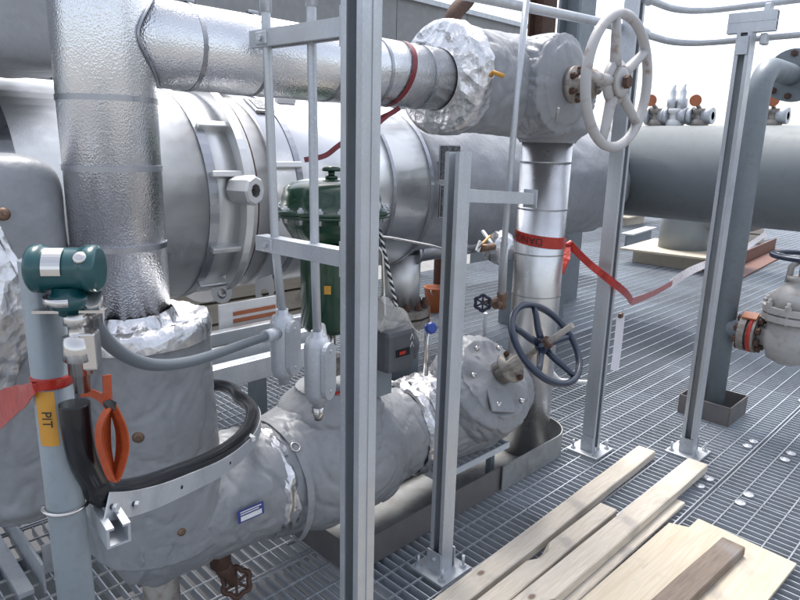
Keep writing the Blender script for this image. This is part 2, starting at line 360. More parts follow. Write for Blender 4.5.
# handrails joining at P3
def bend(pts, rad=.1, n=8):
    pts = [V(p) for p in pts]; o = [pts[0]]
    for i in range(1, len(pts) - 1):
        a, b, c = pts[i - 1], pts[i], pts[i + 1]; u = (a - b).normalized(); w = (c - b).normalized()
        r_ = min(rad, (a - b).length * .49, (c - b).length * .49); s0 = b + u * r_; s1 = b + w * r_
        for k in range(n + 1):
            t = k / n; o.append(s0 * (1 - t) ** 2 + b * 2 * t * (1 - t) + s1 * t ** 2)
    o.append(pts[-1]); return o
zr1, zr2 = P(655, 5, Y=1.5).z, P(650, 38, Y=1.5).z
g = 'handrail tubes at the top of the frame'
for z, lab in ((zr1, 'upper galvanised handrail tube curving away from the tall post'), (zr2, 'lower galvanised handrail tube passing behind the crosshead')):
    r = thing('handrail', (3.05, 1.5, z - .03), lab, 'handrail', g)
    obj('tube', B().tube(bend([(3.06, 1.5, z), (3.5, 1.5, z), (3.5, -1.5, z)], .3, 12), .017, 12), M['galv'], r)
    obj('end_fitting', B().lathe((3.035, 1.5, z), (1, 0, 0), [(0, .02), (.015, .028), (.06, .028), (.07, .02)], 16), M['galv'], r)
a = P(480, 0, Y=1.53)
r = thing('handrail', (a.x, 1.53, a.z), 'galvanised handrail tube slanting over the insulated top valve', 'handrail', g)
obj('tube', B().tube([P(455, -6, Y=1.58), P(600, 24, Y=1.575), P(632, 33, Y=1.575)], .02, 12), M['galv'], r)

# ------------------------------------------------------------------ silver header and its fittings
YH, ZH, RH = 3.2, 1.32, .52
r = thing('header_pipe', (2.6, YH, 0), 'huge silver insulated header pipe running behind the valve station', 'pipe')
def XH(px): return P(px, 175, Y=YH - RH * .97).x
x0 = -1.2
def soft_h(xa, xb):
    b = B(); rs = []
    for i in range(40):
        x = xa + (xb - xa) * i / 39; ring = []
        for k in range(72):
            a = 2 * math.pi * k / 72; q = V((x * 2.2, math.cos(a) * 1.6, math.sin(a) * 1.6)); rr = RH - .02 + noise.noise(q) * .022 + noise.noise(q * 2.7) * .01 - .014 * max(0, 1 - abs(noise.noise(q * 1.7 + V((4, 4, 4)))) * 9)
            ring.append(V((x, YH + rr * math.cos(a), ZH + rr * math.sin(a))))
        rs.append(ring)
    return b.loft(rs, True, True)
obj('cladding', B().lathe((0, YH, ZH), (1, 0, 0), [(x0, RH), (XH(214), RH)], 72), M['clad_dull'], r)
obj('cladding', B().lathe((0, YH, ZH), (1, 0, 0), [(XH(214), RH - .006), (XH(240), RH - .006), (XH(240) + .001, RH - .02), (XH(276), RH - .02)], 72), M['clad_dull'], r)
obj('cladding', B().lathe((0, YH, ZH), (1, 0, 0), [(XH(276), RH - .004), (XH(432), RH)], 72), M['smooth_clad'], r)
obj('end_blanket', soft_h(XH(434), 5.62), M['cloth_lt'], r)
for px, w in ((8, .05), (20, .03), (213, .045), (300, .035), (393, .022), (430, .03)):
    x = XH(px); obj('band', B().lathe((0, YH, ZH), (1, 0, 0), [(x - w / 2, RH - .002), (x - w / 2, RH + .005), (x + w / 2, RH + .005), (x + w / 2, RH - .002)], 72, smooth=False), M['band'], r)
xf = XH(247); fl = obj('flange_ring', B().lathe((0, YH, ZH), (1, 0, 0), [(xf - .04, RH - .02), (xf - .04, RH + .055), (xf - .005, RH + .06), (xf + .035, RH + .03), (xf + .035, RH - .02)], 72, smooth=False), M['clad_dull'], r)
obj('flange_gasket', B().lathe((0, YH, ZH), (1, 0, 0), [(xf + .038, RH - .02), (xf + .038, RH + .02), (xf + .05, RH + .02), (xf + .05, RH - .02)], 72, smooth=False), M['rust'], r)
for k, an in enumerate((14, 40, -24, -50)):
    t = math.radians(180 - an)       # angle from +Y, front side of the header
    n = V((0, math.cos(t), math.sin(t))); tg = V((0, -math.sin(t), math.cos(t)))
    c = V((xf - .1, YH, ZH)) + n * (RH + .01)
    b = B(); rot = Matrix((V((1, 0, 0)), tg, n)).transposed(); b.box(c, (.17, .03, .05), rot, .006)
    obj('clamp_rib', b, M['clad_dull'], fl)
def lug(px, py, sc=1.):
    c = P(px, py, Y=YH - RH - .08); b = B()
    b.lathe(c + V((0, -.04 * sc, 0)), (0, 1, 0), [(0, .03 * sc), (.0, .055 * sc), (.08 * sc, .055 * sc)], 8, cap=False, smooth=False)
    o = obj('clevis_lug', b, M['clad_dull'], fl)
    obj('clevis_hole', B().cyl(c + V((0, -.03 * sc, 0)), c + V((0, .03, 0)), .032 * sc, 16), M['rust'], o) if False else None
    return o
def lug2(px, py, w, h, dp, tilt=0):
    """hanging eye lug with a hole right through"""
    c = P(px, py, Y=YH - RH + dp); b = B(); R_, q = w / 2, .045; ou, inn = [], []
    for k in range(20):
        a = 2 * math.pi * k / 20; ca, sa = math.cos(a), math.sin(a)
        ou.append((R_ * ca, R_ * sa if sa < 0 else min(h, R_ * sa * h / R_ * 1.2))); inn.append((R_ * .45 * ca, R_ * .55 * sa))
    d = V((0, q, 0)); rt = Matrix.Rotation(tilt, 3, 'Z')
    f = lambda l, s: [c + rt @ (V((x, 0, z)) + d * s) for x, z in l]
    b.loft([f(inn, -.5), f(ou, -.5), f(ou, .5), f(inn, .5)], False, False, True); return obj('eye_lug', b, M['clad_dull'], fl)
lug2(224, 292, .1, .16, .2, math.radians(-35)); lug2(266, 292, .1, .16, .26, math.radians(-35))
c = P(247, 190, Y=YH - RH - .07); dl = V((.35, -1, .0)).normalized(); b = B()
b.loft([b.ring(c + dl * u, dl, r_, 8) for u, r_ in ((-.06, .062), (.05, .07), (.06, .06), (.06, .032), (-.02, .032))], True, False); eb = obj('eye_boss', b, M['clad_dull'], fl)
obj('boss_hole', B().lathe(c + dl * .0, dl, [(-.018, .0), (-.018, .0315), (.03, .0315)], 16, cap=False), M['rust'], eb)
# small bracket lugs and plate on the cladding
def on_hdr(px, py):
    best = None
    for k in range(400):
        t = math.pi * (.5 + k / 400.); y = YH + RH * math.cos(t); z = ZH + RH * math.sin(t)
        p = P(px, py, Y=y)
        if best is None or abs(p.z - z) < best[0]: best = (abs(p.z - z), V((p.x, y, z)), V((0, math.cos(t), math.sin(t))))
    return best[1], best[2]
for px, py, w, h in ((286, 103, .12, .03), (287, 166, .16, .03)):
    c, n = on_hdr(px, py); rot = Matrix((V((1, 0, 0)), n.cross(V((1, 0, 0))), n)).transposed()
    obj('band_clip', B().box(c + n * .012, (w, h, .03), rot, .004), M['clad_dull'], r)
c, n = on_hdr(260, 107); rot = Matrix((V((1, 0, 0)), n.cross(V((1, 0, 0))), n)).transposed()
pl = obj('rating_plate', B().box(c + n * .005, (.11, .13, .012), rot), M['band'], r); obj('plate_print', B().box(c + n * .013, (.075, .095, .004), rot), M['plate'], pl)
# bottom nozzle with its rusty flange
xn = P(398, 285, Y=YH - .1).x; yn = YH - .12
obj('nozzle', B().cyl((xn, yn, ZH - RH + .08), (xn, yn, .47), .135, 32), M['clad_dull'], r)
zn = P(398, 305, Y=yn).z
nf = obj('nozzle_flange', B().lathe((xn, yn, zn - .13), (0, 0, 1), [(0, .21), (.06, .21), (.062, .17), (.075, .17), (.077, .21), (.13, .21)], 36, smooth=False), M['gunmetal'], r)
obj('orange_patch', B().add(*(lambda ps: (ps, [(0, 1, 2, 3)]))([V((xn, yn, zn - .13)) + V((.213 * math.cos(a), .213 * math.sin(a), z)) for a, z in ((math.radians(-62), .0), (math.radians(-46), .0), (math.radians(-46), .13), (math.radians(-62), .13))])), M['orangepaint'], nf)
for k in range(12):
    a = 2 * math.pi * k / 12; q = V((xn + .175 * math.cos(a), yn + .175 * math.sin(a), zn - .15))
    obj('stud_bolt', B().cyl(q, q + V((0, 0, .2)), .014, 8).hexn(q + V((0, 0, .15)), (0, 0, 1), .026, .03), M['rust'], nf)
obj('lower_nozzle', B().cyl((xn, yn, zn - .13), (xn, yn, -.05), .14, 28), M['galv_paint'], r)
# stub pipe below the header
a = P(412, 252, Y=YH - .2); obj('stub_pipe', B().cyl(a, a + V((1.1, 0, .0)), .07, 20).lathe(a + V((-.02, 0, 0)), (1, 0, 0), [(0, .09), (.04, .09)], 20), M['band'], r)
obj('saddle_support', B().box((4.9, YH, .42), (.3, .5, .84)), M['galv_paint'], r)
obj('saddle_support', B().box((.2, YH, .42), (.3, .5, .84)), M['galv_paint'], r)

# two data plates fixed in front of the header
for py, h, lab in ((163, 35, 'upper dark data plate behind the short post'), (201, 33, 'lower dark data plate behind the short post')):
    c = P(449, py, Y=2.62); hh = W(h, c); t = thing('data_plate', c - V((0, 0, hh / 2)), lab, 'sign', 'dark data plates in front of the header')
    obj('plate', B().box(c, (.125, .012, hh * .94), math.radians(-20)), M['plate'], t); obj('plate_frame', B().box(c + V((0.003, .012, 0)), (.14, .012, hh), math.radians(-20)), M['band'], t)
    obj('standoff', B().cyl(c + V((0, .01, 0)), c + V((.02, .2, -.0)), .008, 8), M['band'], t)

# ------------------------------------------------------------------ dark header on the right
XD, ZD, RD = 6.0, 1.405, .42
r = thing('header_pipe', (XD, 1.2, 0), 'dark grey coated header pipe crossing the right background', 'pipe')
obj('shell', B().lathe((XD, 0, ZD), (0, 1, 0), [(-3.2, RD), (3.9, RD)], 64), M['header'], r)
for y in (3.05, .35): obj('weld_seam', B().lathe((XD, y, ZD), (0, 1, 0), [(-.008, RD), (-.004, RD + .004), (.004, RD + .004), (.008, RD)], 64), M['header'], r)
for y in (-2.4, 3.6): obj('saddle_support', B().box((XD, y, .5), (.5, .2, 1.02)), M['galv_paint'], r)
# small valves on its far shoulder
g = 'small instrument valves on the dark header'
for i, (px, hh, od, lab) in enumerate(((652, 30, 646, 'small pale valve on dark header, nearest the big grey handwheel'), (670, 42, 0, 'pale instrument cluster with two stems on dark header'), (694, 30, 690, 'small valve with orange round disc midway on dark header'), (766, 30, 766, 'small valve with orange disc beside the dark riser top'))):
    c = P(px, 126, X=XD + .12); c.z = ZD + RD - .02; t = thing('instrument_valve', c, lab, 'valve', g); s = W(1, c)
    obj('body', B().lathe(c, (0, 0, 1), [(0, 9 * s), (8 * s, 8 * s), (9 * s, 6 * s), (14 * s, 6 * s), (15 * s, 8 * s), (19 * s, 8 * s)], 18), M['gunmetal'] if i != 1 else M['white'], t)
    obj('side_flange', B().cyl(c + V((0, .06, 12 * s)), c + V((0, .1, 12 * s)), 9 * s, 18).cyl(c + V((0, -.03, 12 * s)), c + V((0, -.11, 12 * s)), 8 * s, 18).cyl(c + V((0, -.11, 12 * s)), c + V((0, .08, 12 * s)), 4 * s, 12), M['galv'], t)
    if i == 1:
        for dx in (-5, 5): obj('stem', B().lathe(c + V((0, -dx * s, 18 * s)), (0, 0, 1), [(0, 5 * s), (10 * s, 5 * s), (11 * s, 3 * s), (18 * s, 3 * s), (19 * s, 2 * s), (24 * s, 2 * s)], 12), M['galv'], t)
    if od:
        q = P(od, 101, X=XD + .05); obj('orange_disc', B().lathe(q, (-.8, -.6, 0), [(0, 5 * s), (.01, 5.6 * s), (.03, 5.6 * s)], 20), M['orangepaint'], t)
        obj('stem', B().cyl(c + V((0, 0, 17 * s)), q, 2 * s, 8), M['gunmetal'], t)

# ------------------------------------------------------------------ insulated risers and bypass
Y0, XL, XR = 1.78, .682, 2.763
RR, ZB, RB = .122, 1.85, .115
r = thing('insulated_pipe', (XL, Y0, 0), 'embossed aluminium clad riser with bypass branch at left of the station', 'pipe')
obj('riser_cladding', B().cyl((XL, Y0, 1.02), (XL, Y0, 2.7), RR, 64), M['stucco'], r)
def vband(x, y, z, R_, par, m='band', w=.014): return obj('band', B().lathe((x, y, z), (0, 0, 1), [(-w / 2, R_ - .002), (-w / 2, R_ + .0025), (w / 2, R_ + .0025), (w / 2, R_ - .002)], 64, smooth=False), M[m], par)
for py in (96, 168, 250): vband(XL, Y0, P(116, py + 2, Y=Y0 - RR).z, RR, r)
xe = P(500, 80, Y=Y0 - .05).x
obj('bypass_cladding', B().lathe((XL, Y0, ZB), (1, 0, 0), [(.03, RB), (xe - XL, RB)], 64), M['stucco'], r)
rg = B()                                           # saddle collar where the branch meets the riser
for s_ in (RB + .001, RB + .006):
    pass
pts = []
for k in range(48):
    a = 2 * math.pi * k / 48; yy = (RB + .003) * math.cos(a); pts.append(V((XL + math.sqrt(max(1e-6, (RR + .003) ** 2 - yy * yy)), Y0 + yy, ZB + (RB + .003) * math.sin(a))))
obj('saddle_seam', B().tube(pts, .004, 6, closed=True), M['band'], r)
for px in (209, 272, 345, 393, 437):
    x = P(px, 70, Y=Y0 - RB).x; bd = obj('band', B().lathe((x, Y0, ZB), (1, 0, 0), [(-.006, RB - .002), (-.006, RB + .0025), (.006, RB + .0025), (.006, RB - .002)], 64, smooth=False), M['band'], r)
    obj('band_seal', B().box((x + .003, Y0 - .02, ZB + RB + .004), (.035, .018, .009), bev=.002), M['band'], bd)
r = thing('insulated_pipe', (XR, Y0, 0), 'smooth aluminium clad riser standing in the oval curb, red tape round it', 'pipe')
obj('riser_cladding', B().cyl((XR, Y0, -.1), (XR, Y0, 1.75), RR, 64), M['stucco_fine'], r)
for py in (163, 212, 258, 300): vband(XR, Y0, P(541, py, Y=Y0 - RR).z, RR, r, w=.006)

# ------------------------------------------------------------------ blankets
def soft(path, rad, seg=128, amp=.012, fr=5., seed=0., lob=.0, cap=True, n=40, fold=0., dim=()):
    """padded sleeve along a path, uneven like a sewn blanket; rad is radius or function of 0..1"""
    path = [V(p) for p in path]; n = max(n * 2, 60); fold = max(fold, .035) * .85
    # resample
    L = [0.]
    for i in range(1, len(path)): L.append(L[-1] + (path[i] - path[i - 1]).length)
    pp = []
    for k in range(n + 1):
        t = L[-1] * k / n; i = 1
        while i < len(L) - 1 and L[i] < t: i += 1
        u = (t - L[i - 1]) / (L[i] - L[i - 1]); pp.append(path[i - 1].lerp(path[i], u))
    b = B()
    def fun(t, a):
        q = V((math.cos(a) * 1.1 + seed, math.sin(a) * 1.1, t * L[-1] * fr * .8))
        w = 1 + .65 * amp / .2 * (noise.noise(q * 1.3) * 1. + .6 * noise.noise(q * 3.1 + V((3, 1, seed))))
        q2 = q + noise.noise_vector(q * 1.1) * .5
        w -= fold * max(0, 1 - abs(noise.noise(q2 * 1.9 + V((seed, 9, 1)))) * 7)
        w -= fold * .45 * max(0, 1 - abs(noise.noise(q2 * 4.3 + V((1, seed, 5)))) * 5)
        return w
    b.tube(pp, rad, seg, cap=cap, fun=fun)
    for c, nn in dim:
        c, nn = V(c), V(nn).normalized()
        for i, p in enumerate(b.v):
            d = (p - c).length
            if d < .09: b.v[i] = p - nn * .03 * (1 - d / .09) ** 1.5
    return b
def pin(parent, c, n, m='stainless', s=.014):
    c = V(c); n = V(n).normalized(); return obj('lacing_pin', B().lathe(c - n * .01, n, [(0, s), (.011, s), (.014, s * .7), (.016, s * .35)], 14).cyl(c, c + n * .012, s * .25, 6), M[m], parent)
def surf_pin(parent, px, py, axis, R_, m='stainless', s=.014, z0=None):
    """pin on the near side of a sleeve: axis 'x' through (Y0, z0) or 'z' through (x0, Y0)"""
    for k in range(600):
        y = Y0 - R_ + R_ * k / 600.; p = P(px, py, Y=y)
        d = math.hypot(p.y - Y0, p.z - z0) if axis == 'x' else math.hypot(p.x - z0, p.y - Y0)
        if d <= R_:
            nn = V((0, p.y - Y0, p.z - z0)) if axis == 'x' else V((p.x - z0, p.y - Y0, 0)); return pin(parent, p, nn, m, s)
def ramp(pts):
    def f(t):
        for (a, x), (b_, y) in zip(pts, pts[1:]):
            if t <= b_:
                u = (t - a) / (b_ - a); u = u * u * (3 - 2 * u); return x + (y - x) * u
        return pts[-1][1]
    return f
ZL, RBL = .46, .195
XB = .735                                          # axis of the lower left blanket
# left elbow
r = thing('insulation_blanket', (XB, Y0, ZL - RBL), 'grey quilted blanket round the lower left elbow with blue label', 'blanket')
ztop = 1.1
obj('sleeve', soft([(XB - .02, Y0, ztop - .02), (XB, Y0, ZL - .05)], ramp([(0, RBL), (1, RBL + .01)]), amp=.008, seed=3, fold=.03, n=60), M['cloth'], r)
obj('sleeve', soft([(XB - .16, Y0, ZL), (XB - .1, Y0, ZL), (P(275, 480, Y=Y0 - .1).x, Y0, ZL - .01)], ramp([(0, .1), (.08, .17), (.2, RBL), (1, RBL + .003)]), amp=.009, seed=8, fold=.04, n=60), M['cloth'], r)
b = B()                                            # crumpled foil collar on top
rings = []
for (rr, z, am) in ((RBL + .009, -.05, .003), (RBL + .012, -.015, .006), (RBL * .98, .012, .01), (RBL * .85, .0, .02), (RR + .02, .0, .016), (RR + .003, .035, .008)):
    ring = []
    for k in range(96):
        a = 2 * math.pi * k / 96; xx = XB - .02 if rr > .15 else XL
        q = V((math.cos(a) * 2.5, math.sin(a) * 2.5, rr * 20)); d = noise.noise(q * 1.5) * am + noise.noise(q * 4) * am * .5
        ring.append(V((xx + (rr + d) * math.cos(a), Y0 + (rr + d) * math.sin(a), ztop + z + d * 1.0)))
    rings.append(ring)
obj('foil_collar', b.loft(rings, False, True), M['foil'], r)
for px, py in ((141, 436),): surf_pin(r, px, py, 'z', RBL + .012, 'brass', .016, XB)
for px, py in ((184, 530), (165, 512)): surf_pin(r, px, py, 'x', RBL + .012, 'brass', .012, ZL)
surf_pin(r, 330, 492, 'x', RBL + .012, 'stainless', .012, ZL) if False else None
# label
def patch(px0, py0, px1, py1, R_, zc, ny=6):
    """flat print lying on a sleeve along X"""
    vs = []; fs = []
    def hit(px, py):
        for k in range(900):
            y = Y0 - R_ + R_ * k / 900.; p = P(px, py, Y=y)
            if math.hypot(p.y - Y0, p.z - zc) <= R_: return p
        return P(px, py, Y=Y0 - R_)
    c0 = [hit(px0, py0[0]), hit(px0, py0[1])]; c1 = [hit(px1, py1[0]), hit(px1, py1[1])]
    def ang(p): return math.atan2(p.z - zc, p.y - Y0)
    a0, a1 = ang(c0[0]), ang(c0[1]); xa, xb = c0[0].x, c1[0].x
    if a0 < 0: a0 += 2 * math.pi
    if a1 < 0: a1 += 2 * math.pi
    b = B(); n = ny; rows = []
    for i in range(n + 1):
        a = a0 + (a1 - a0) * i / n; rows.append([V((x, Y0 + R_ * math.cos(a), zc + R_ * math.sin(a))) for x in (xa, xb)])
    vs = [p for rw in rows for p in rw]; fs = [(2 * i, 2 * i + 1, 2 * i + 3, 2 * i + 2) for i in range(n)]
    return b.add(vs, fs), xa, xb, a0, a1
lb, xa, xb, a0, a1 = patch(238.5, (510, 523), 264.5, (499, 512), RBL + .019, ZL)
lo = obj('label', lb, M['bluelabel'], r, label='small blue and white product label')
def cyl_patch(x0, x1, t0, t1, R_, zc):
    vs = [V((x, Y0 + R_ * math.cos(a), zc + R_ * math.sin(a))) for a in (t0, (t0 + t1) / 2, t1) for x in (x0, x1)]
    return B().add(vs, [(0, 1, 3, 2), (2, 3, 5, 4)])
dx, da = xb - xa, a1 - a0
obj('label_field', cyl_patch(xa + dx * .1, xb - dx * .1, a0 + da * .5, a0 + da * .88, RBL + .0205, ZL), M['white'], lo)
for k in range(2): obj('label_print', cyl_patch(xa + dx * .1, xb - dx * (.1 + .1 * k), a0 + da * (.14 + .17 * k), a0 + da * (.22 + .17 * k), RBL + .0205, ZL), M['white'], lo)

# control valve blanket
ZV, RV = .42, .245
xa, xb = P(283, 470, Y=Y0 - .15).x, P(428, 430, Y=Y0 - .15).x
r = thing('insulation_blanket', ((xa + xb) / 2, Y0, ZV - RV), 'bulky grey blanket round the control valve body below green actuator', 'blanket')
obj('sleeve', soft([(xa - .02, Y0, ZV + .02), (xb, Y0, ZV)], ramp([(0, .19), (.12, .215), (.35, RV), (.65, RV), (.85, .2), (1, .185)]), amp=.012, seed=15, fold=.035, n=70), M['cloth'], r)
obj('neck_sleeve', soft([(1.42, Y0, ZV + .1), (1.42, Y0, ZV + .3)], ramp([(0, .23), (.6, .2), (1, .13)]), amp=.012, seed=25, n=24), M['cloth'], r)
for sx, px in ((xa + .01, 0), (xb - .0, 1)):
    rings = []
    for i in range(7):
        ring = []
        for k in range(64):
            a = 2 * math.pi * k / 64; q = V((math.cos(a) * 3, math.sin(a) * 3, i * .7 + px * 9)); rr = .203 + noise.noise(q * 1.6) * .014 + noise.noise(q * 4) * .006 - (.016 if i in (0, 6) else 0)
            ring.append(V((sx + (i - 3) * .011 + noise.noise(q) * .008, Y0 + rr * math.cos(a), ZV + .02 * (1 - px) + rr * math.sin(a))))
        rings.append(ring)
    obj('foil_tape', B().loft(rings, False, True), M['foil'], r)
for px, py in ((372, 437), (316, 411)): surf_pin(r, px, py, 'x', RV + .01, 'stainless', .012, ZV)
# straps with buckles
for k, (px, R_) in enumerate(((306, .226), (392, .222))):
    x = P(px, 450, Y=Y0 - .2).x; ang = [math.radians(a) for a in range(75, 250, 5)]
    so_ = obj('strap', B().strip([(x + .006 * math.sin(a * 3), Y0 + (R_ + .004) * math.cos(a), ZV + (R_ + .004) * math.sin(a)) for a in ang], (1, 0, 0), .026, .003).jit(.003, 20), M['cloth'], r)
    a = math.radians(128 + 10 * k); obj('buckle', B().torus((x, Y0 + (R_ + .01) * math.cos(a), ZV + (R_ + .01) * math.sin(a)), (0, math.cos(a), math.sin(a)), .016, .003, 20, 6), M['stainless'], so_)
# dark joint sleeve between the valves
xc = P(440, 420, Y=Y0 - .15).x
r = thing('insulation_blanket', ((xb + xc) / 2, Y0, ZV - .2), 'narrow dark grey blanket sleeve between the two valve blankets', 'blanket')
obj('sleeve', soft([(xb, Y0, ZV), (xc + .1, Y0, ZV)], .19, amp=.01, seed=31, n=20), M['cloth'], r)
rings = []
for i in range(9):
    ring = []
    for k in range(40):
        a = math.pi * (.15 + .75 * k / 39); q = V((math.cos(a) * 3, i * .5, 4)); rr = .2 + .012 * noise.noise(q * 2.5) + .03 * (1 - abs(i - 4) / 4) * noise.noise(q * 1.2)
        ring.append(V((xb + .02 + i * .022, Y0 + rr * math.cos(a), ZV + rr * math.sin(a))))
    rings.append(ring)
b = B(); n_ = 40; vs = [p for q in rings for p in q]; b.add(vs, [(i * n_ + k, i * n_ + k + 1, (i + 1) * n_ + k + 1, (i + 1) * n_ + k) for i in range(8) for k in range(n_ - 1)], True)
obj('foil_wrap', b, M['foil'], r)

# ------------------------------------------------------------------ handwheel maker
def handwheel(par, c, n, R_, rr, spokes, m, hubr=.035, rot=0., dish=.0, sw=.014):
    c = V(c); n = V(n).normalized(); b = B()
    hw = obj('handwheel', b.torus(c, n, R_, rr, 64, 12), M[m], par)
    hc = c - n * dish
    obj('hub', B().lathe(hc - n * .02, n, [(0, hubr * .8), (.006, hubr), (.03, hubr), (.036, hubr * .7), (.05, hubr * .65), (.051, hubr * .4)], 24), M[m], hw)
    ring = B().ring(V((0, 0, 0)), n, 1, 360)
    for k in range(spokes):
        d = ring[int(360 * k / spokes + rot) % 360]
        pth = [hc + d * hubr * .7, hc + d * (R_ * .4) + n * dish * .2, c + d * (R_ * .75) - n * dish * .15, c + d * R_]
        obj('spoke', B().tube(pth, lambda t: sw * (1.15 - .35 * t), 10), M[m], hw)
    return hw
# lower gate valve
XG = 2.19; dg = V((0, -math.cos(math.radians(42)), math.sin(math.radians(42))))
g0 = V((XG, Y0, .435))
r = thing('gate_valve', (XG, Y0, .1), 'blanketed lower gate valve with dark blue handwheel', 'valve')
bl = obj('valve_blanket', soft([(xc + .05, Y0, .4), (XG + .05, Y0, .4), (XR - .22, Y0 + .03, .4), (XR - .1, Y0 + .05, .39)], ramp([(0, .185), (.15, .205), (.5, .225), (.85, .18), (1, .1)]), amp=.016, seed=41, fold=.05, n=50), M['cloth'], r)
obj('bonnet_blanket', soft([g0 + dg * .02, g0 + dg * .2, g0 + dg * .28, g0 + dg * .3], ramp([(0, .22), (.45, .245), (.7, .236), (.88, .19), (1, .06)]), amp=.014, seed=47, fold=.05, dim=[(B().ring(g0 + dg * .29, dg, .15, 360)[a_], dg) for a_ in (15, 75, 140, 200, 265, 320)], n=44), M['cloth'], r)
for an in (15, 75, 140, 200, 265, 320):
    q = B().ring(g0 + dg * .288, dg, .15, 360)[an]; pin(bl, q, dg, 'stainless', .012)
bq = B().ring(g0 + dg * .318, dg, .165, 360)
e2 = V((0, -dg.z, dg.y)); fl_ = B().box(g0 + dg * .284 + e2 * .1 + V((-.07, 0, 0)), (.13, .11, .012), Matrix((V((1, 0, 0)), e2, dg)).transposed() @ Matrix.Rotation(.35, 3, 'Z'), .004).jit(.01, 14); obj('blanket_flap', fl_, M['cloth'], r)
yk = obj('yoke', B().lathe(g0 + dg * .3, dg, [(0, .05), (.05, .045), (.055, .07), (.07, .07), (.075, .035), (.16, .03)], 20), M['gunmetal'], r)
for s_ in (-1, 1): obj('yoke_arm', B().tube([g0 + dg * .33 + V((s_ * .06, 0, 0)), g0 + dg * .4 + V((s_ * .06, 0, 0)), g0 + dg * .47 + V((s_ * .025, 0, 0))], .014, 8), M['gunmetal'], yk)
for k in range(4):
    q = B().ring(g0 + dg * .345, dg, .058, 4)[k]; obj('gland_bolt', B().cyl(q, q + dg * .05, .007, 8).hexn(q + dg * .03, dg, .013, .014), M['rust'], yk)
cw = P(543, 341, X=XG + .0); tw = (cw - g0).dot(dg); cw = g0 + dg * tw
obj('stem', B().cyl(g0 + dg * .3, cw + dg * .15, .0125, 14), M['gunmetal'], r)
handwheel(r, cw, dg, .182, .0145, 5, 'blackblue', .034, 52, .02, .014)
obj('hub_nut', B().hexn(cw - dg * .012, dg, .026, .03), M['rust'], r)
# pale pipe stub behind wheel
a = P(560, 378, Y=1.9); obj('drain_stub', B().tube(bend([P(545, 366, Y=1.9), P(556, 379, Y=1.9), P(590, 381, Y=1.9)], .05), .014, 10), M['white'], r)

# upper bypass valve
XU = P(520, 85, Y=Y0 - .1).x; zu = ZB + .01
r = thing('gate_valve', (XU, Y0, zu - .23), 'blanketed upper bypass valve with large chipped grey handwheel', 'valve')
x0 = P(462, 80, Y=Y0 - .12).x
bl = obj('valve_blanket', soft([(x0 + .03, Y0, zu), (XU, Y0, zu), (XR + .02, Y0, zu - .005), (XR + .17, Y0, zu - .02)], ramp([(0, .19), (.1, .208), (.5, .215), (.85, .21), (1, .15)]), amp=.012, seed=53, fold=.04, n=50), M['cloth_lt'], r)
obj('elbow_blanket', soft([(XR, Y0, zu), (XR, Y0, zu - .235)], ramp([(0, .2), (.7, .2), (1, .135)]), amp=.012, seed=57, n=24), M['cloth_lt'], r)
du = V((0, -1, .0)); u0 = V((XU + .1, Y0, zu))
obj('bonnet_blanket', soft([u0, u0 + du * .16, u0 + du * .25, u0 + du * .28], ramp([(0, .2), (.5, .215), (.85, .205), (.93, .17), (1, .06)]), amp=.014, seed=59, fold=.06, n=44), M['cloth_lt'], r)
rings = []
for i in range(9):                                  # foil end face round the pipe
    t = i / 8; ring = []
    for k in range(80):
        a = 2 * math.pi * k / 80; rr = RB + .002 + (.215 - RB) * min(1, t * 1.35); q = V((math.cos(a) * 2.4, math.sin(a) * 2.4, t * 2))
        d = (noise.noise(q * 1.8) * .012 + noise.noise(q * 5) * .005) * min(1, t * 2)
        xo = x0 - .03 * (1 - t) + (max(0, t - .74) / .26) * .07 + d
        ring.append(V((xo, Y0 + (rr + d * .5) * math.cos(a), zu - .01 * (1 - t) + (rr + d * .5) * math.sin(a))))
    rings.append(ring)
obj('foil_end', B().loft(rings, False, True), M['foil'], bl)
obj('tie_wire', B().tube([P(487, 78, X=x0 + .0) + V((-.03, -.03, 0)), P(493, 75, X=x0) + V((-.05, -.03, 0)), P(500, 78, X=x0) + V((-.03, -.03, 0))], .008, 6).jit(.004, 40), M['yellow'], bl)
yk = obj('yoke', B().lathe(u0 + du * .25, du, [(0, .06), (.03, .06), (.032, .075), (.055, .075), (.058, .04), (.12, .035), (.122, .045), (.15, .045)], 20), M['gunmetal'], r)
for s_ in (-1, 1): obj('yoke_arm', B().tube([u0 + du * .27 + V((0, 0, s_ * .055)), u0 + du * .37 + V((0, 0, s_ * .05)), u0 + du * .41 + V((0, 0, s_ * .02))], .014, 8), M['gunmetal'], yk)
for k in range(6):
    q = B().ring(u0 + du * .285, du, .06, 6)[k]; obj('gland_bolt', B().cyl(q, q + du * .05, .008, 8).hexn(q + du * .02, du, .014, .014), M['rust'], yk)
cu = P(614, 88, X=u0.x); cu = V((u0.x, cu.y, zu + .0))
obj('stem', B().cyl(u0 + du * .26, cu + du * .03, .016, 14), M['wheelgrey'], r)
handwheel(r, cu, du, .25, .02, 5, 'wheelgrey', .085, 16, .01, .021)
obj('hub_ring', B().torus(cu + du * .012, du, .058, .006, 32, 8), M['gunmetal'], r)
obj('hub_nut', B().hexn(cu + du * .028, du, .026, .02), M['rust'], r)
obj('blanket_flap', B().box(u0 + V((-.1, -.2, -.03)), (.1, .012, .14), Matrix.Rotation(-.3, 3, 'Z'), .005).jit(.004, 8), M['cloth_lt'], r)
obj('tag_strip', B().strip([u0 + du * .25 + V((-.07, -.01, -.04)), u0 + du * .26 + V((-.075, -.01, -.1)), u0 + du * .255 + V((-.07, -.01, -.15))], (1, 0, 0), .02, .002), M['stainless'], r)

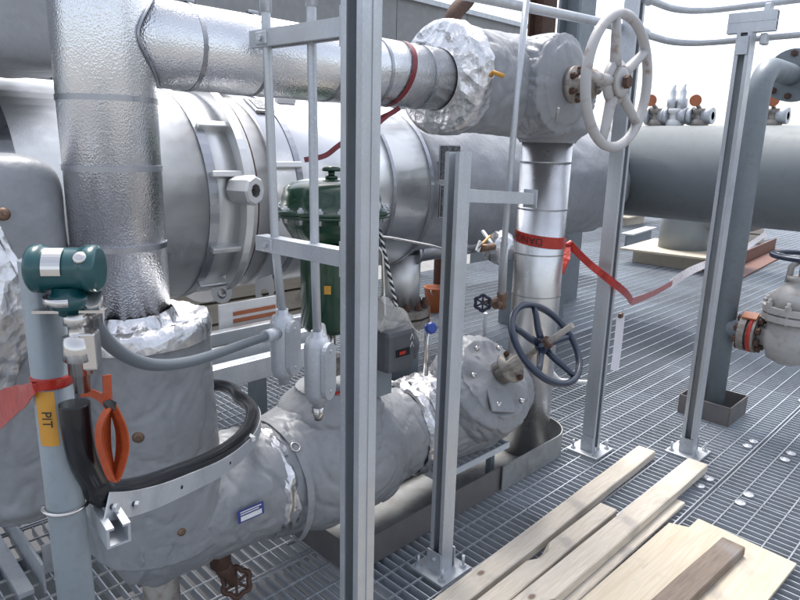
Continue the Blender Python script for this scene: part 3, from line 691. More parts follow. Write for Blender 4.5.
# ------------------------------------------------------------------ green actuator
XA = 1.425; A0 = V((XA, Y0, 0))
def za(py): return P(330, py, Y=Y0).z
zf = P(332, 213, Y=Y0).z
r = thing('valve_actuator', (XA, Y0, .7), 'glossy dark green diaphragm actuator with domed cap and rimmed flange', 'actuator')
obj('lower_casing', B().lathe((XA, Y0, zf), (0, 0, 1), [(-.1, .07), (-.085, .14), (-.035, .17), (-.006, .178), (-.005, .208), (.004, .208), (.005, .17)], 56), M['green'], r)
dm = obj('dome', B().lathe((XA, Y0, zf + .006), (0, 0, 1), [(0, .208), (.009, .208), (.011, .178), (.05, .174), (.08, .165), (.098, .145), (.11, .1), (.115, .04), (.116, 0.)], 56), M['green'], r)
obj('vent_cap', B().lathe((XA, Y0, zf + .12), (0, 0, 1), [(0, .022), (.01, .022), (.011, .012), (.025, .012), (.026, .032), (.034, .034), (.042, .026), (.044, .0)], 20), M['green'], dm)
for k in range(18):
    a = 2 * math.pi * k / 18; q = V((XA + .193 * math.cos(a), Y0 + .193 * math.sin(a), zf - .022))
    obj('flange_bolt', B().cyl(q, q + V((0, 0, .055)), .006, 8).hexn(q + V((0, 0, .038)), (0, 0, 1), .012, .01), M['galv'], r)
obj('spring_barrel', B().lathe((XA, Y0, 0), (0, 0, 1), [(zf - .1, .1), (zf - .14, .112), (za(322), .112), (za(327), .1), (za(329), .0)], 40), M['green'], r)
zy0, zy1 = .68, za(326)
for s_ in (-1, 1): obj('yoke_leg', B().tube([(XA + s_ * .085, Y0 - .03, zy1 + .02), (XA + s_ * .095, Y0 - .03, zy1 - .12), (XA + s_ * .085, Y0 - .03, zy0 + .04), (XA + s_ * .05, Y0 - .02, zy0)], .021, 10), M['green'], r)
obj('yoke_ring', B().lathe((XA, Y0, zy0 - .02), (0, 0, 1), [(0, .1), (.02, .11), (.045, .1)], 28), M['green'], r)
obj('stem', B().cyl((XA, Y0, zy0), (XA, Y0, zy1 + .03), .014, 12), M['stainless'], r)
obj('stem_connector', B().box((XA, Y0 - .02, .8), (.07, .06, .07), bev=.006), M['gunmetal'], r)
obj('red_pointer', B().box((XA - .03, Y0 - .09, zy0 + .03), (.06, .02, .03), bev=.004), M['tape'], r)
lb = obj('warning_label', B().strip([(XA + .113 * math.cos(a), Y0 + .113 * math.sin(a), za(283)) for a in [math.radians(t) for t in (218, 224, 230)]], (0, 0, 1), .03, .001), M['yellow'], r)
# positioner
pc = P(388, 345, Y=1.62)
t = thing('positioner', pc - V((0, 0, .09)), 'dark grey valve positioner box beside the green actuator', 'instrument')
bx = obj('housing', B().box(pc, (.14, .15, .16), bev=.02), M['darkgrey'], t)
obj('mounting_arm', B().box(pc + V((-.1, .06, -.02)), (.12, .03, .05)), M['galv'], t)
obj('end_cover', B().lathe(pc + V((.065, 0, -.01)), (1, 0, 0), [(0, .07), (.02, .072), (.04, .06), (.045, 0)], 28), M['darkgrey'], t)
for dz in (.045, .015):
    q = pc + V((.045, -.0765, dz)); obj('triangle_mark', B().tube([q + V((-.009, 0, -.009)), q + V((0, 0, .011)), q + V((.009, 0, -.009))], .0022, 4), M['white'], bx)
obj('window', B().box(pc + V((.0, -.0755, -.005)), (.07, .004, .028)), M['black'], bx); obj('red_pointer', B().box(pc + V((-.005, -.0785, -.005)), (.03, .003, .012)), M['tape'], bx)
obj('lower_bracket', B().box(pc + V((-.03, .03, -.13)), (.14, .02, .14)), M['galv_paint'], t)
# small air tubing to the header
b = B().tube(bend([P(372, 236, Y=1.9), P(388, 237, Y=1.95), P(430, 245, Y=2.0), P(447, 250, Y=2.05), P(470, 252, Y=2.1)], .05), .007, 8)
t = thing('air_tubing', P(372, 236, Y=1.9), 'thin bright air tube running from behind the nearest post to the small valve', 'tube')
obj('tube', b, M['stainless'], t)
b = B().tube(bend([P(372, 243, Y=1.72), P(382, 250, Y=1.7), P(384, 300, Y=1.68), pc + V((.0, .02, .07))], .08), .006, 8)
obj('drop_tube', b, M['stainless'], t)
# twisted rope
r0, r1 = P(379, 228, Y=1.66), P(399, 320, Y=1.62); b = B()
for ph in (0, math.pi):
    pts = []
    for k in range(81):
        t_ = k / 80; q = r0.lerp(r1, t_); a = t_ * 60 + ph; pts.append(q + V((math.cos(a) * .004, math.sin(a) * .004, 0)))
    b.tube(pts, .0045, 6)
t = thing('hanging_rope', r1, 'thin black and white rope hanging from the actuator rim', 'rope'); 
bw = B(); bb = B()
for ph, q_ in ((0, bw), (math.pi, bb)):
    pts = []
    for k in range(161):
        t_ = k / 160; q = r0.lerp(r1, t_); a = t_ * 75 + ph; pts.append(q + V((math.cos(a) * .0035, math.sin(a) * .0035, 0)))
    q_.tube(pts, .004, 6)
obj('strand', bw, M['white'], t); obj('strand', bb, M['black'], t)
# plastic bag at the positioner
q = P(404, 328, Y=1.6); b = B(); rings = []
for i in range(12):
    t_ = i / 11; c = P(378 + 42 * t_, 312 + 22 * t_, Y=1.6); ring = []
    for k in range(24):
        a = 2 * math.pi * k / 24; v = noise.noise(V((math.cos(a) * 2, math.sin(a) * 2, t_ * 4)))
        ring.append(c + V((.01 * math.cos(a) + .012 * v, .025 * math.sin(a) * (1.2 - t_) + .01 * v, (.02 + .05 * math.sin(math.pi * min(1, t_ + .2))) * math.cos(a) + .02 * v - .02 * t_)))
    rings.append(ring)
obj('plastic_bag', b.loft(rings, True, True), M['bag'], None, 'crumpled clear plastic bag over the positioner beside the actuator', 'bag')
# blue tap beside it
def tap_wheel(par, c, n, R_, m):
    hw = obj('handwheel', B().tube([c + (p - c) * (1 + .1 * math.cos(6 * 2 * math.pi * k / 48)) for k, p in enumerate(B().ring(c, n, R_, 48))], R_ * .2, 8, closed=True), M[m], par)
    for k in range(6):
        q = B().ring(c, n, R_, 6)[k]; obj('spoke', B().cyl(c, q, R_ * .12, 6), M[m], hw)
    obj('hub', B().lathe(V(c) - V(n).normalized() * .006, n, [(0, R_ * .3), (.014, R_ * .3)], 12), M[m], hw); return hw
c = P(430, 327, Y=1.66); n = V((-.5, -.8, .35)).normalized()
t = thing('needle_valve', c - V((0, 0, .12)), 'small needle valve with bright blue knob beside the plastic bag', 'valve')
obj('knob', B().lathe(c - n * .02, n, [(0, .02), (.004, .024), (.03, .024), (.036, .018)], 10, smooth=False), M['blue'], t)
obj('stem', B().cyl(c - n * .02, c - n * .06, .007, 8), M['stainless'], t); obj('body', B().cyl(c - n * .06 + V((0, 0, .02)), c - n * .06 - V((0, 0, .2)), .011, 10).cyl(c - n * .06, c - n * .06 + V((.08, 0, 0)), .01, 10), M['stainless'], t)

# vent line with navy tap above the lower valve
c = P(481, 302, Y=1.66); t = thing('vent_valve', P(503, 330, Y=1.66), 'small bronze vent valve with navy tap wheel on the thin vertical pipe', 'valve')
e = P(500, 298, Y=1.66)
n = V((-.75, -.6, .1)).normalized(); tap_wheel(t, c, n, .033, 'navy')
obj('body', B().cyl(c - n * .0, e, .012, 10).lathe(e + V((0, 0, -.045)), (0, 0, 1), [(0, .018), (.01, .024), (.03, .02), (.05, .024), (.075, .024), (.085, .017)], 16).cyl(e + V((0, 0, -.02)), e + V((-.05, .0, -.02)), .02, 12), M['brass'], t)
obj('drain_stub', B().cyl(P(484, 312, Y=1.68), P(482, 335, Y=1.7), .008, 8), M['galv'], t)
vp = [P(525, -8, Y=1.5), P(514, 100, Y=1.5), P(503, 232, Y=1.5), P(500, 292, Y=1.62)]
t = thing('vent_pipe', vp[-1], 'thin vertical galvanised vent pipe passing before the top valve', 'pipe')
obj('tube', B().tube(vp[:3] + [P(501, 262, Y=1.56), vp[3]], .0125, 12), M['galv'], t)
obj('coupling', B().cyl(P(502, 243, Y=1.53), P(500, 290, Y=1.62), .018, 12), M['galv'], t)
obj('pipe_clip', B().box(P(508, 196, Y=1.49), (.05, .04, .03), bev=.004), M['galv'], t)
# foil lump and pale cloth at the tubing end
q = P(478, 248, Y=2.1); b = B(); b.cyl(q, q + V((.12, 0, -.0)), .02, 12); t = thing('root_valve', q, 'small root valve with yellow handle by the tubing end', 'valve')
obj('body', b, M['brass'], t); obj('lever', B().box(q + V((.02, -.01, .035)), (.12, .012, .008), Matrix.Rotation(-.5, 3, 'Y')), M['yellow'], t); obj('tag', B().box(q + V((-.02, -.01, .015)), (.03, .012, .06), Matrix.Rotation(.5, 3, 'Y'), .004), M['white'], t)
obj('bracket', B().cyl(q + V((.12, 0, 0)), q + V((.2, .14, .06)), .012, 8), M['galv'], t)
q = P(498, 246, Y=2.5); b = B().lathe(q - V((0, 0, .1)), (0, 0, 1), [(0, .05), (.03, .09), (.1, .1), (.17, .07), (.2, .02)], 24).jit(.04, 9, 2).jit(.015, 30)
obj('foil_bundle', b, M['foil'], None, 'crumpled foil bundle hanging behind the thin vent pipe', 'foil')

# ------------------------------------------------------------------ conduits with pull boxes
def lb_body(par, c, open_n):
    c = V(c); k_ = 1.22; bd = obj('pull_box', B().lathe(c - V((0, 0, .12)), (0, 0, 1), [(0, .016), (.02, .018), (.025, .03), (.05, .038), (.19, .038), (.215, .03), (.22, .018), (.235, .018)], 18), M['galv'], par)
    n = V(open_n).normalized(); s_ = n.cross(V((0, 0, 1))); q = c + n * .03 + V((0, 0, -.0))
    pr = [(.03 * math.cos(a), .055 + .03 * math.sin(a)) for a in [math.pi * k / 8 for k in range(9)]] + [(.03 * math.cos(a), -.055 + .03 * math.sin(a)) for a in [math.pi + math.pi * k / 8 for k in range(9)]]
    obj('cover', B().prism(pr, q, s_, (0, 0, 1), n * .014), M['galv'], bd)
    for z in (-.06, .06): obj('cover_screw', B().cyl(q + n * .006 + V((0, 0, z)), q + n * .018 + V((0, 0, z)), .005, 8), M['galv'], bd)
for i, (cx, cy, px, pyb, lab) in enumerate(((1.018, 1.545, 284, 345, 'left thin conduit with cast pull box'), (1.05, 1.39, 318, 368, 'right thin conduit with cast pull box, nearest the big post'))):
    cb = P(px, pyb, Y=cy); t = thing('conduit', (cx, cy, cb.z - .12), lab, 'conduit', 'thin conduits on the nearest post')
    zb = cb.z + .11
    q = V((cb.x, cy, zb)); b = B().tube([q, V((cb.x + (cx - cb.x) * .6, cy, 1.3)), V((cx, cy, 1.88)), V((cx, cy, 2.6))], .0125, 14); obj('tube', b, M['galv'], t)
    lb_body(t, (cb.x, cy, cb.z), (.35, -.9, 0))
    obj('coupling', B().cyl((cx, cy, 1.93), (cx, cy, 2.02), .016, 14), M['galv'], t)
    for z in (1.315, 1.865): obj('clip', B().box((cx - .014, cy, z), (.012, .05, .035), bev=.004), M['galv'], t); obj('clip_bolt', B().hexn((cx - .02, cy, z), (-1, -.4, 0), .008, .008), M['galv'], t)
    if i == 0: cbL = cb.copy(); cbL.y = cy
    else:
        e = V((cb.x, cy, cb.z)); obj('nipple', B().tube([e + V((.03, .0, .03)), e + V((.06, .05, .06)), e + V((.09, .1, .09))], .014, 10), M['galv'], t)
        obj('cable_gland', B().lathe(e + V((0, 0, -.155)), (0, 0, 1), [(0, .012), (.02, .018), (.04, .018)], 12), M['stainless'], t)

# ------------------------------------------------------------------ transmitter and stand
XS, YS = .282, 1.05
zs = P(45, 285, Y=YS).z
t = thing('pipe_stand', (XS, YS, 0), 'grey painted instrument stand pipe at the lower left with yellow tape', 'post')
obj('stand_tube', B().cyl((XS, YS, .01), (XS, YS, zs + .04), .0285, 28), M['galv_paint'], t)
obj('base_plate', B().box((XS, YS, .006), (.16, .16, .012)), M['galv_paint'], t)
z0, z1 = P(50, 448, Y=YS - .028).z, P(50, 392, Y=YS - .028).z
b = B(); rr = .0292; angs = [math.radians(a) for a in range(196, 262, 6)]
vs = [V((XS + rr * math.cos(a), YS + rr * math.sin(a), z)) for a in angs for z in (z0, z1)]
yt = obj('yellow_tape', b.add(vs, [(2 * i, 2 * i + 1, 2 * i + 3, 2 * i + 2) for i in range(len(angs) - 1)], True), M['yellow'], t)
def text_mesh(body, size):
    cu = bpy.data.curves.new('t', 'FONT'); cu.body = body; cu.size = size; cu.align_x = 'CENTER'; cu.align_y = 'CENTER'
    o = bpy.data.objects.new('t', cu); COL.objects.link(o); bpy.context.view_layer.update()
    me = bpy.data.meshes.new_from_object(o.evaluated_get(bpy.context.evaluated_depsgraph_get()))
    vs = [v.co.copy() for v in me.vertices]; fs = [list(p.vertices) for p in me.polygons]
    bpy.data.objects.remove(o); bpy.data.meshes.remove(me); return vs, fs
vs, fs = text_mesh('PIT', .02); cz = (z0 + z1) / 2; a0 = math.radians(228)
obj('lettering', B().add([V((XS + .0307 * math.cos(a0 + v.y / .029), YS + .0307 * math.sin(a0 + v.y / .029), cz - v.x)) for v in vs], fs), M['ink'], yt)
zc = P(70, 512, Y=YS - .03).z
obj('u_bolt', B().tube([V((XS + .0335 * math.cos(a), YS + .0335 * math.sin(a), zc)) for a in [math.radians(x) for x in range(150, 331, 10)]] + [V((XS + .07, YS + .01, zc + .008))], .0032, 8), M['stainless'], t)
# transmitter
tc = P(70, 268, Y=.98); s = W(1, tc)
fw = (MW @ V((0, 0, 1))); rt_ = (MW @ V((1, 0, 0)))
axd = V((.80, -.6, 0)).normalized(); nn = V((-.6, -.8, 0)).normalized()
t = thing('pressure_transmitter', tc - V((0, 0, .1)), 'teal pressure transmitter with round cap on the stand pipe', 'instrument')
hb = obj('housing', B().lathe(tc - axd * 33 * s, axd, [(0, 14 * s), (0, 22 * s), (3 * s, 24.5 * s), (12 * s, 24.5 * s), (13 * s, 22.5 * s), (20 * s, 21 * s), (46 * s, 21 * s), (52 * s, 22.5 * s), (53 * s, 24 * s), (63 * s, 24 * s), (66 * s, 20 * s)], 36), M['teal'], t)
obj('window', B().lathe(tc - axd * 32.8 * s, axd, [(0, .0), (0, 15 * s), (1 * s, 15 * s)], 28), M['black'], hb)
obj('nameplate', B().strip([tc - axd * 7 * s + (nn * math.cos(a) + V((0, 0, 1)) * math.sin(a)) * 22.6 * s for a in [math.radians(x) for x in range(-8, 80, 8)]], axd, 18 * s, .001), M['stainless'], hb)
q = tc + axd * 20 * s + (nn * .8 + V((0, 0, .6))) * 22 * s; obj('plug', B().lathe(q, nn * .8 + V((0, 0, .6)), [(0, 6.5 * s), (3 * s, 6.5 * s), (4 * s, 5 * s), (4.5 * s, 2 * s)], 20), M['stainless'], hb)
obj('neck', B().lathe(tc + V((0, 0, -18 * s)), (0, 0, -1), [(0, 15 * s), (8 * s, 16 * s), (9 * s, 19 * s), (22 * s, 19 * s), (23 * s, 12 * s), (30 * s, 11 * s)], 24), M['teal'], t)
obj('sensor_collar', B().lathe(tc + V((0, 0, -28 * s)) - axd * 4 * s, (0, 0, -1), [(0, 20.5 * s), (8 * s, 20.5 * s), (9 * s, 13 * s)], 20), M['stainless'], t)
obj('mount_bracket', B().box(tc + V((0, 0, -44 * s)), (70 * s, 12 * s, 3 * s), math.radians(-37)).cyl(tc + V((0, 0, -36 * s)), V((XS, YS, tc.z - 40 * s)), .0035, 8), M['stainless'], t)
lo = tc + V((0, 0, -46 * s)) + axd * 4 * s
obj('manifold', B().lathe(lo, (0, 0, -1), [(0, 12 * s), (12 * s, 12 * s), (14 * s, 8 * s), (24 * s, 8 * s), (25 * s, 14 * s), (50 * s, 16 * s), (52 * s, 12 * s), (66 * s, 12 * s), (67 * s, 9 * s), (86 * s, 8 * s)], 18), M['stainless'], t)
obj('manifold_block', B().box(lo + V((0, 0, -40 * s)) + axd * 12 * s, (16 * s, 20 * s, 40 * s), math.radians(-37), .003), M['stainless'], t)
# flexible conduit from transmitter to the left pull box
a = tc + V((0, 0, -36 * s)) + axd * 20 * s
pa = [a, P(96, 318, Y=1.02), P(112, 342, Y=1.08), P(135, 358, Y=1.15), P(160, 364, Y=1.22), P(190, 361, Y=1.3), P(220, 352, Y=1.38), P(248, 342, Y=1.46), P(266, 336, Y=1.51), V((cbL.x - .02, cbL.y - .01, P(272, 334, Y=1.53).z))]
def smooth(pts, n=6):
    o = []
    for i in range(len(pts) - 1):
        p0, p1_, p2_, p3_ = pts[max(i - 1, 0)], pts[i], pts[i + 1], pts[min(i + 2, len(pts) - 1)]
        for k in range(n):
            u = k / n; o.append(.5 * ((2 * p1_) + (p2_ - p0) * u + (2 * p0 - 5 * p1_ + 4 * p2_ - p3_) * u * u + (3 * p1_ - p0 - 3 * p2_ + p3_) * u ** 3))
    return o + [pts[-1]]
fx = thing('flexible_conduit', pa[4], 'grey flexible conduit sagging from the transmitter to the left pull box', 'conduit')
obj('hose', B().tube(smooth(pa), .0125, 14), mat('grey pvc', (.13, .15, .17), 0, .4), fx)
obj('connector', B().cyl(pa[-2], pa[-1], .019, 12), M['galv'], fx); obj('connector', B().cyl(pa[0] - V((.0, 0, -.01)), pa[1], .017, 12), M['stainless'], fx)
# channel bracket on the stand, curved strip and black hose
zb_ = P(120, 520, Y=1.2).z
ca, cb_ = V((XS + .03, YS + .06, P(95, 490, Y=1.1).z)), P(122, 530, Y=1.02)
t = thing('cable_bracket', (XS + .1, 1.1, zb_ - .05), 'galvanised channel arm with curved perforated strip holding the black hose', 'bracket')
e0, e1 = P(88, 478, Y=1.15), P(122, 534, Y=.97)
obj('channel_arm', strut(B(), e0, e1, .038, (.0, .0, 1)), M['galv'], t)
ZP = .69
sp = [P(110, 505, Y=1.0), P(135, 502, Y=1.04), P(165, 493, Y=1.12), P(195, 480, Y=1.2), P(222, 467, Y=1.29), P(243, 452, Y=1.38), P(257, 436, Y=1.5), P(262, 420, Y=1.62), P(258, 408, Y=1.76), P(245, 398, Y=1.9)]
sp = smooth(sp, 5)
w_ = [.038 - .02 * i / len(sp) for i in range(len(sp))]
st = obj('curved_strip', B().strip(sp, (0, 0, 1), [.046 - .014 * i / len(sp) for i in range(len(sp))], .003), M['galv'], t)
for fr in (.04, .12, .3, .48):
    i = int(fr * len(sp)); tn = (sp[i + 1] - sp[i]).normalized(); nn_ = tn.cross(V((0, 0, 1))).normalized()
    obj('strip_hole', B().cyl(sp[i] + nn_ * .0017, sp[i] + nn_ * .003, .004, 10).cyl(sp[i] - nn_ * .0017, sp[i] - nn_ * .003, .004, 10), M['black'], st)
for fr in (.04, .12):
    i = int(fr * len(sp)); tn = (sp[i + 1] - sp[i]).normalized(); nn_ = -V((0, 0, 1)).cross(tn).normalized()
    obj('strip_bolt', B().hexn(sp[i] + V((.006, 0, -.004)), nn_, .007, .007), M['galv'], st)
# hose runs just inside the strip
hp = [P(78, 402, Y=1.0), P(80, 425, Y=1.0), P(86, 455, Y=1.01), P(97, 478, Y=1.03)]
for i in range(2, len(sp), 3):
    p = sp[i]; tn = (sp[min(i + 1, len(sp) - 1)] - sp[i - 1]).normalized(); q = V((0, 0, 1)).cross(tn).normalized()
    hp.append(p + q * .024 + V((0, 0, .02)))
hp += [P(234, 388, Y=2.0), P(222, 384, Y=2.1), P(205, 384, Y=2.2)]
h = thing('rubber_hose', hp[3], 'thick black rubber hose looped round the lower left blanket', 'hose')
obj('hose', B().tube(smooth(hp, 6), lambda t_: .0225 - .001 * t_, 16), M['black'], h)
i = int(.62 * len(sp)); obj('hose_clip', B().box(sp[i] + V((0, 0, .02)), (.012, .03, .012)), M['white'], h)
# orange strap bundle
o0 = P(110, 378, Y=.98); g = thing('strap_bundle', P(118, 478, Y=.98), 'folded orange strap bundle hanging by the black hose', 'strap')
obj('strap_end', B().strip([P(110, 374, Y=.985), P(111, 400, Y=.98), P(113, 410, Y=.975)], (1, 0, 0), .013, .003), M['orange'], g)
for k in range(6):
    xo = 111 + 2.6 * k; wb = 3.5 + 1.6 * k
    y_ = .985 - .007 * k
    pts = [P(112 + .4 * k, 403, Y=y_), P(114 - wb, 425, Y=y_), P(115 - wb * .95, 450, Y=y_), P(117, 472 + 1.6 * k, Y=y_ - .004), P(119 + wb * .8, 452, Y=y_), P(119 + wb * .7, 428, Y=y_), P(114 + .5 * k, 404, Y=y_ - .003)]
    obj('strap_loop', B().strip(smooth(pts, 5), V((.5, -.8, .1)), .011, .0028), M['orange'], g)
obj('strap_wrap', B().strip([P(108, 404, Y=.94), P(113, 402, Y=.93), P(118, 405, Y=.94)], (0, 0, 1), .012, .003), M['black'], g)
obj('strap_tail', B().strip(smooth([P(84, 392, Y=1.0), P(95, 392, Y=.99), P(106, 398, Y=.98), P(112, 406, Y=.977)], 4), (0, .2, 1), .012, .003), M['orange'], g)

# ------------------------------------------------------------------ danger tape
def tape_strip(pts, w, m, name, par, ups=(0, 0, 1)): return obj(name, B().strip(pts, ups, w, .0012), M[m], par)
zt_ = P(541, 243, Y=Y0 - RR).z; hw = .048
t = thing('barrier_tape', P(566, 245, Y=1.7), 'red lettered barrier tape tied round the right riser and strung across the deck', 'tape')
b = B(); vs = []; fs = []; n = 48
for k in range(n + 1):
    a = 2 * math.pi * k / n; rr = RR + .004; tl = -.014 * math.cos(a + 1.2)
    for z in (-hw / 1.7, hw / 1.7): vs.append(V((XR + rr * math.cos(a), Y0 + rr * math.sin(a), zt_ + z + tl)))
fs = [(2 * k, 2 * k + 1, 2 * k + 3, 2 * k + 2) for k in range(n)]
wr = obj('wrap', b.add(vs, fs, True), M['tape'], t)
tv, tf = text_mesh('DANGER', .05); rr = RR + .0055
def wrap_txt(v, a_c, flip):
    u = (-v.x if flip else v.x); w = (-v.y if flip else v.y); a = a_c + u / rr
    return V((XR + rr * math.cos(a), Y0 + rr * math.sin(a), zt_ + w - .014 * math.cos(a + 1.2)))
obj('lettering', B().add([wrap_txt(v, math.radians(174), True) for v in tv], tf), M['ink'], wr)
k0 = P(566, 243, Y=1.72); k1 = P(606, 279, Y=1.46); k2 = P(622, 292, Y=1.5); k3 = P(628, 301, Y=1.6)
obj('knot', B().lathe(k0, (1, -.3, .2), [(-.03, .004), (-.012, .013), (.008, .016), (.028, .006)], 12).jit(.012, 45), M['tape'], t)
for e in (P(553, 282, Y=1.68), P(559, 272, Y=1.68)): obj('loose_end', B().strip([k0, k0.lerp(e, .5) + V((-.01, -.01, 0)), e], [V((1, -.5, .3)), V((.6, -.8, .2)), V((1, -.3, 0))], [.02, .04, .03], .001), M['tape'], t)
pts = smooth([k0, P(585, 262, Y=1.6), k1, k2, k3], 6)
tape_strip(pts, .038, 'tape', 'span', t, V((0.2, -.3, 1)))
fpts = [k3, P(650, 292, X=4.4), P(668, 282, X=5.2)]
tape_strip(smooth(fpts, 5), .045, 'tape', 'span', t)
fp2 = [P(666, 283, X=5.2), P(690, 268, X=6.5), P(735, 250, X=8.6), P(760, 233, X=10.)]
tape_strip(smooth(fp2, 5), .075, 'whitetape', 'span', t, V((0, .3, 1)))
# tag hanging at the sag
c = P(617, 316, X=k3.x + .1); q = P(614, 346, X=k3.x + .1); t2 = thing('paper_tag', P(612, 368, X=k3.x + .1), 'long white paper tag hanging below the barrier tape', 'tag')
obj('card', B().strip(smooth([c, q, P(611, 369, X=k3.x + .08)], 5), (1, -.8, .1), .052, .0015), M['paper'], t2); obj('clip', B().box(c + V((0, 0, .01)), (.035, .02, .03), bev=.004), M['brass'], t2)
obj('string', B().tube([c, P(621, 305, X=k3.x + .05), k3], .002, 5), M['white'], t2)
# ribbon on the bypass
x_ = P(413, 70, Y=Y0 - RB).x
t = thing('warning_ribbon', (x_, Y0, ZB - RB), 'dark red ribbon tied round the bypass pipe and trailing left', 'ribbon')
vs = []; n = 40
for k in range(n + 1):
    a = 2 * math.pi * k / n; rr = RB + .003
    for dx in (-.012, .012): vs.append(V((x_ + dx + .035 * math.sin(a), Y0 + rr * math.cos(a), ZB + rr * math.sin(a))))
obj('wrap', B().add(vs, [(2 * k, 2 * k + 1, 2 * k + 3, 2 * k + 2) for k in range(n)], True), M['ribbon'], t)
obj('tail', B().strip(smooth([P(399, 108, Y=Y0 - .06), P(390, 114, Y=1.74), P(372, 123, Y=1.75), P(340, 145, Y=1.78), P(325, 156, Y=1.8), P(305, 160, Y=1.82)], 5), (0, .2, 1), .018, .001), M['ribbon'], t)
obj('tail', B().strip(smooth([P(397, 109, Y=Y0 - .06), P(382, 121, Y=1.72), P(376, 128, Y=1.72)], 5), (0, .6, 1), .012, .001), M['ribbon'], t)
# red tape at the left on the stand
t = thing('barrier_tape', P(40, 400, Y=.97), 'crumpled red tape knotted round the stand pipe at the picture edge', 'tape')
pts = smooth([P(-18, 416, Y=1.35), P(4, 408, Y=1.25), P(24, 397, Y=1.13), P(36, 389, Y=YS - .02), P(44, 386, Y=YS - .033), P(58, 383, Y=YS - .033), P(69, 382, Y=YS - .015)], 8)
obj('span', B().strip(pts, V((.1, -.3, 1)), [max(.016, .085 - .075 * min(1, 1.7 * i / len(pts))) for i in range(len(pts))], .0012).jit(.004, 18), M['tape'], t)
obj('wrap', B().lathe((XS, YS, P(52, 385, Y=YS - .03).z - .009), (0, 0, 1), [(0, .0295), (.004, .031), (.014, .0305), (.018, .0295)], 28), M['tape'], t)

# ------------------------------------------------------------------ things at the left edge
t = thing('insulation_blanket', (.2, 2.0, .5), 'padded pale grey blanket end at the left edge above torn foil', 'blanket')
c = P(8, 225, Y=1.9)
def pillow(c, size, rz, e=.45, seed=0.):
    b = B(); rs = []; f = lambda v, p: math.copysign(abs(v) ** p, v)
    for i in range(33):
        ph = -math.pi / 2 + math.pi * i / 32; ring = []
        for k in range(56):
            a = 2 * math.pi * k / 56; q = V((f(math.cos(ph), e) * f(math.cos(a), e) * size[0] / 2, f(math.cos(ph), e) * f(math.sin(a), e) * size[1] / 2, f(math.sin(ph), e) * size[2] / 2))
            q += noise.noise_vector(q * 7 + V((seed, 0, 0))) * .012; ring.append(c + Matrix.Rotation(rz, 3, 'Z') @ q)
        rs.append(ring)
    return b.loft(rs, True, True)
obj('pad', pillow(c + V((-.1, .04, -.0)), (.5, .26, .36), -.1, .4, 3), M['cloth_lt'], t); pin(t, P(8, 214, Y=1.77), (0, -1, .2), 'brass', .016)
b = soft([P(14, 330, Y=1.85) + V((0, 0, .1)), P(20, 420, Y=1.85), P(30, 505, Y=1.85)], ramp([(0, .16), (.5, .17), (.9, .15), (1, .1)]), amp=.018, seed=71, fold=.05); obj('leg_sleeve', b, M['cloth'], t)
# torn foil wrap
rings = []
cc = P(-6, 318, Y=1.62)
for i in range(16):
    u = i / 15; ring = []
    for k in range(48):
        a = 2 * math.pi * k / 48; q = V((math.cos(a) * 2, math.sin(a) * 2, u * 3)); rr = .17 * math.sin(math.pi * (.12 + .8 * u)) + noise.noise(q * 1.4) * .03 + noise.noise(q * 4) * .014
        ring.append(cc + V((rr * .6 * math.cos(a) - .03 * u, rr * .5 * math.sin(a), .2 - .42 * u + .02 * noise.noise(q * 2))))
    rings.append(ring)
obj('torn_foil', B().loft(rings, True, True), M['foil'], None, 'torn crinkled foil wrap at the left edge behind the stand pipe', 'foil')
# curb under it
cl = V((.52, 2.3, 0))
t = thing('floor_curb', cl, 'grey kick plate corner on the grating at the lower left', 'curb')
obj('plate', B().box((cl.x - .0, 3.0, .05), (.008, 1.4, .12)), M['galv'], t); obj('plate', B().box((1.3, 2.42, .05), (1.5, .008, .12)), M['galv'], t)
obj('angle_bar', B().box((cl.x - .06, 3.0, .02), (.05, 1.4, .02)), M['galv'], t)
# support foot and drain valve under the left blanket
t = thing('pipe_support', (XB - .02, Y0 - .02, 0), 'short round support leg under the lower left blanket', 'support')
obj('leg', B().cyl((XB - .02, Y0 - .04, .0), (XB - .02, Y0 - .02, ZL - .1), .055, 24), M['gunmetal'], t); obj('base_plate', B().box((XB - .02, Y0 - .02, .008), (.22, .22, .016)), M['galv_paint'], t)
c = P(238, 580, Y=1.72); t = thing('drain_valve', c - V((0, 0, .05)), 'small rusty drain valve with tap wheel under the lower blanket', 'valve')
q = P(222, 555, Y=1.75)
obj('body', B().cyl(q + V((0, 0, .12)), q + V((0, 0, -.03)), .035, 16).lathe(q + V((0, 0, -.02)), (c - q), [(0, .03), (.04, .03), (.05, .02), (.1, .015)], 12), M['rust'], t); tap_wheel(t, c, (-.4, -.7, .55), .045, 'rust')

# left upper background: padded box over the header
c = P(5, 20, Y=2.55)
t = thing('insulation_blanket', (c.x, 2.7, 1.86), 'bulky grey padded cover at the upper left, strapped with steel bands', 'blanket')
zb0 = P(30, 64, Y=2.45).z
obj('pad', pillow(V((.15, 2.76, zb0 + .36)), (1.9, .64, .74), 0., .25, 12), M['cloth_lt'], t)
for xx in (.12, .5, .8): obj('seam', B().tube([(xx, 2.435, zb0 + .1), (xx, 2.43, zb0 + .4), (xx, 2.44, zb0 + .66)], .006, 6), M['cloth_lt'], t)
for dz, yy in ((.02, .2), (.09, .255)): obj('strap', B().tube([(-.6, 2.75 - yy, zb0 + dz), (.3, 2.75 - yy - .01, zb0 + dz + .004), (1.0, 2.75 - yy, zb0 + dz)], .012, 8), M['cloth'], t)
pin(t, P(5, 25, Y=2.46), (0, -1, .2), 'stainless', .02)
obj('seam', B().tube([(-.6, 2.43, zb0 + .34), (.2, 2.432, zb0 + .35), (1.0, 2.44, zb0 + .34)], .006, 6), M['cloth_lt'], t)

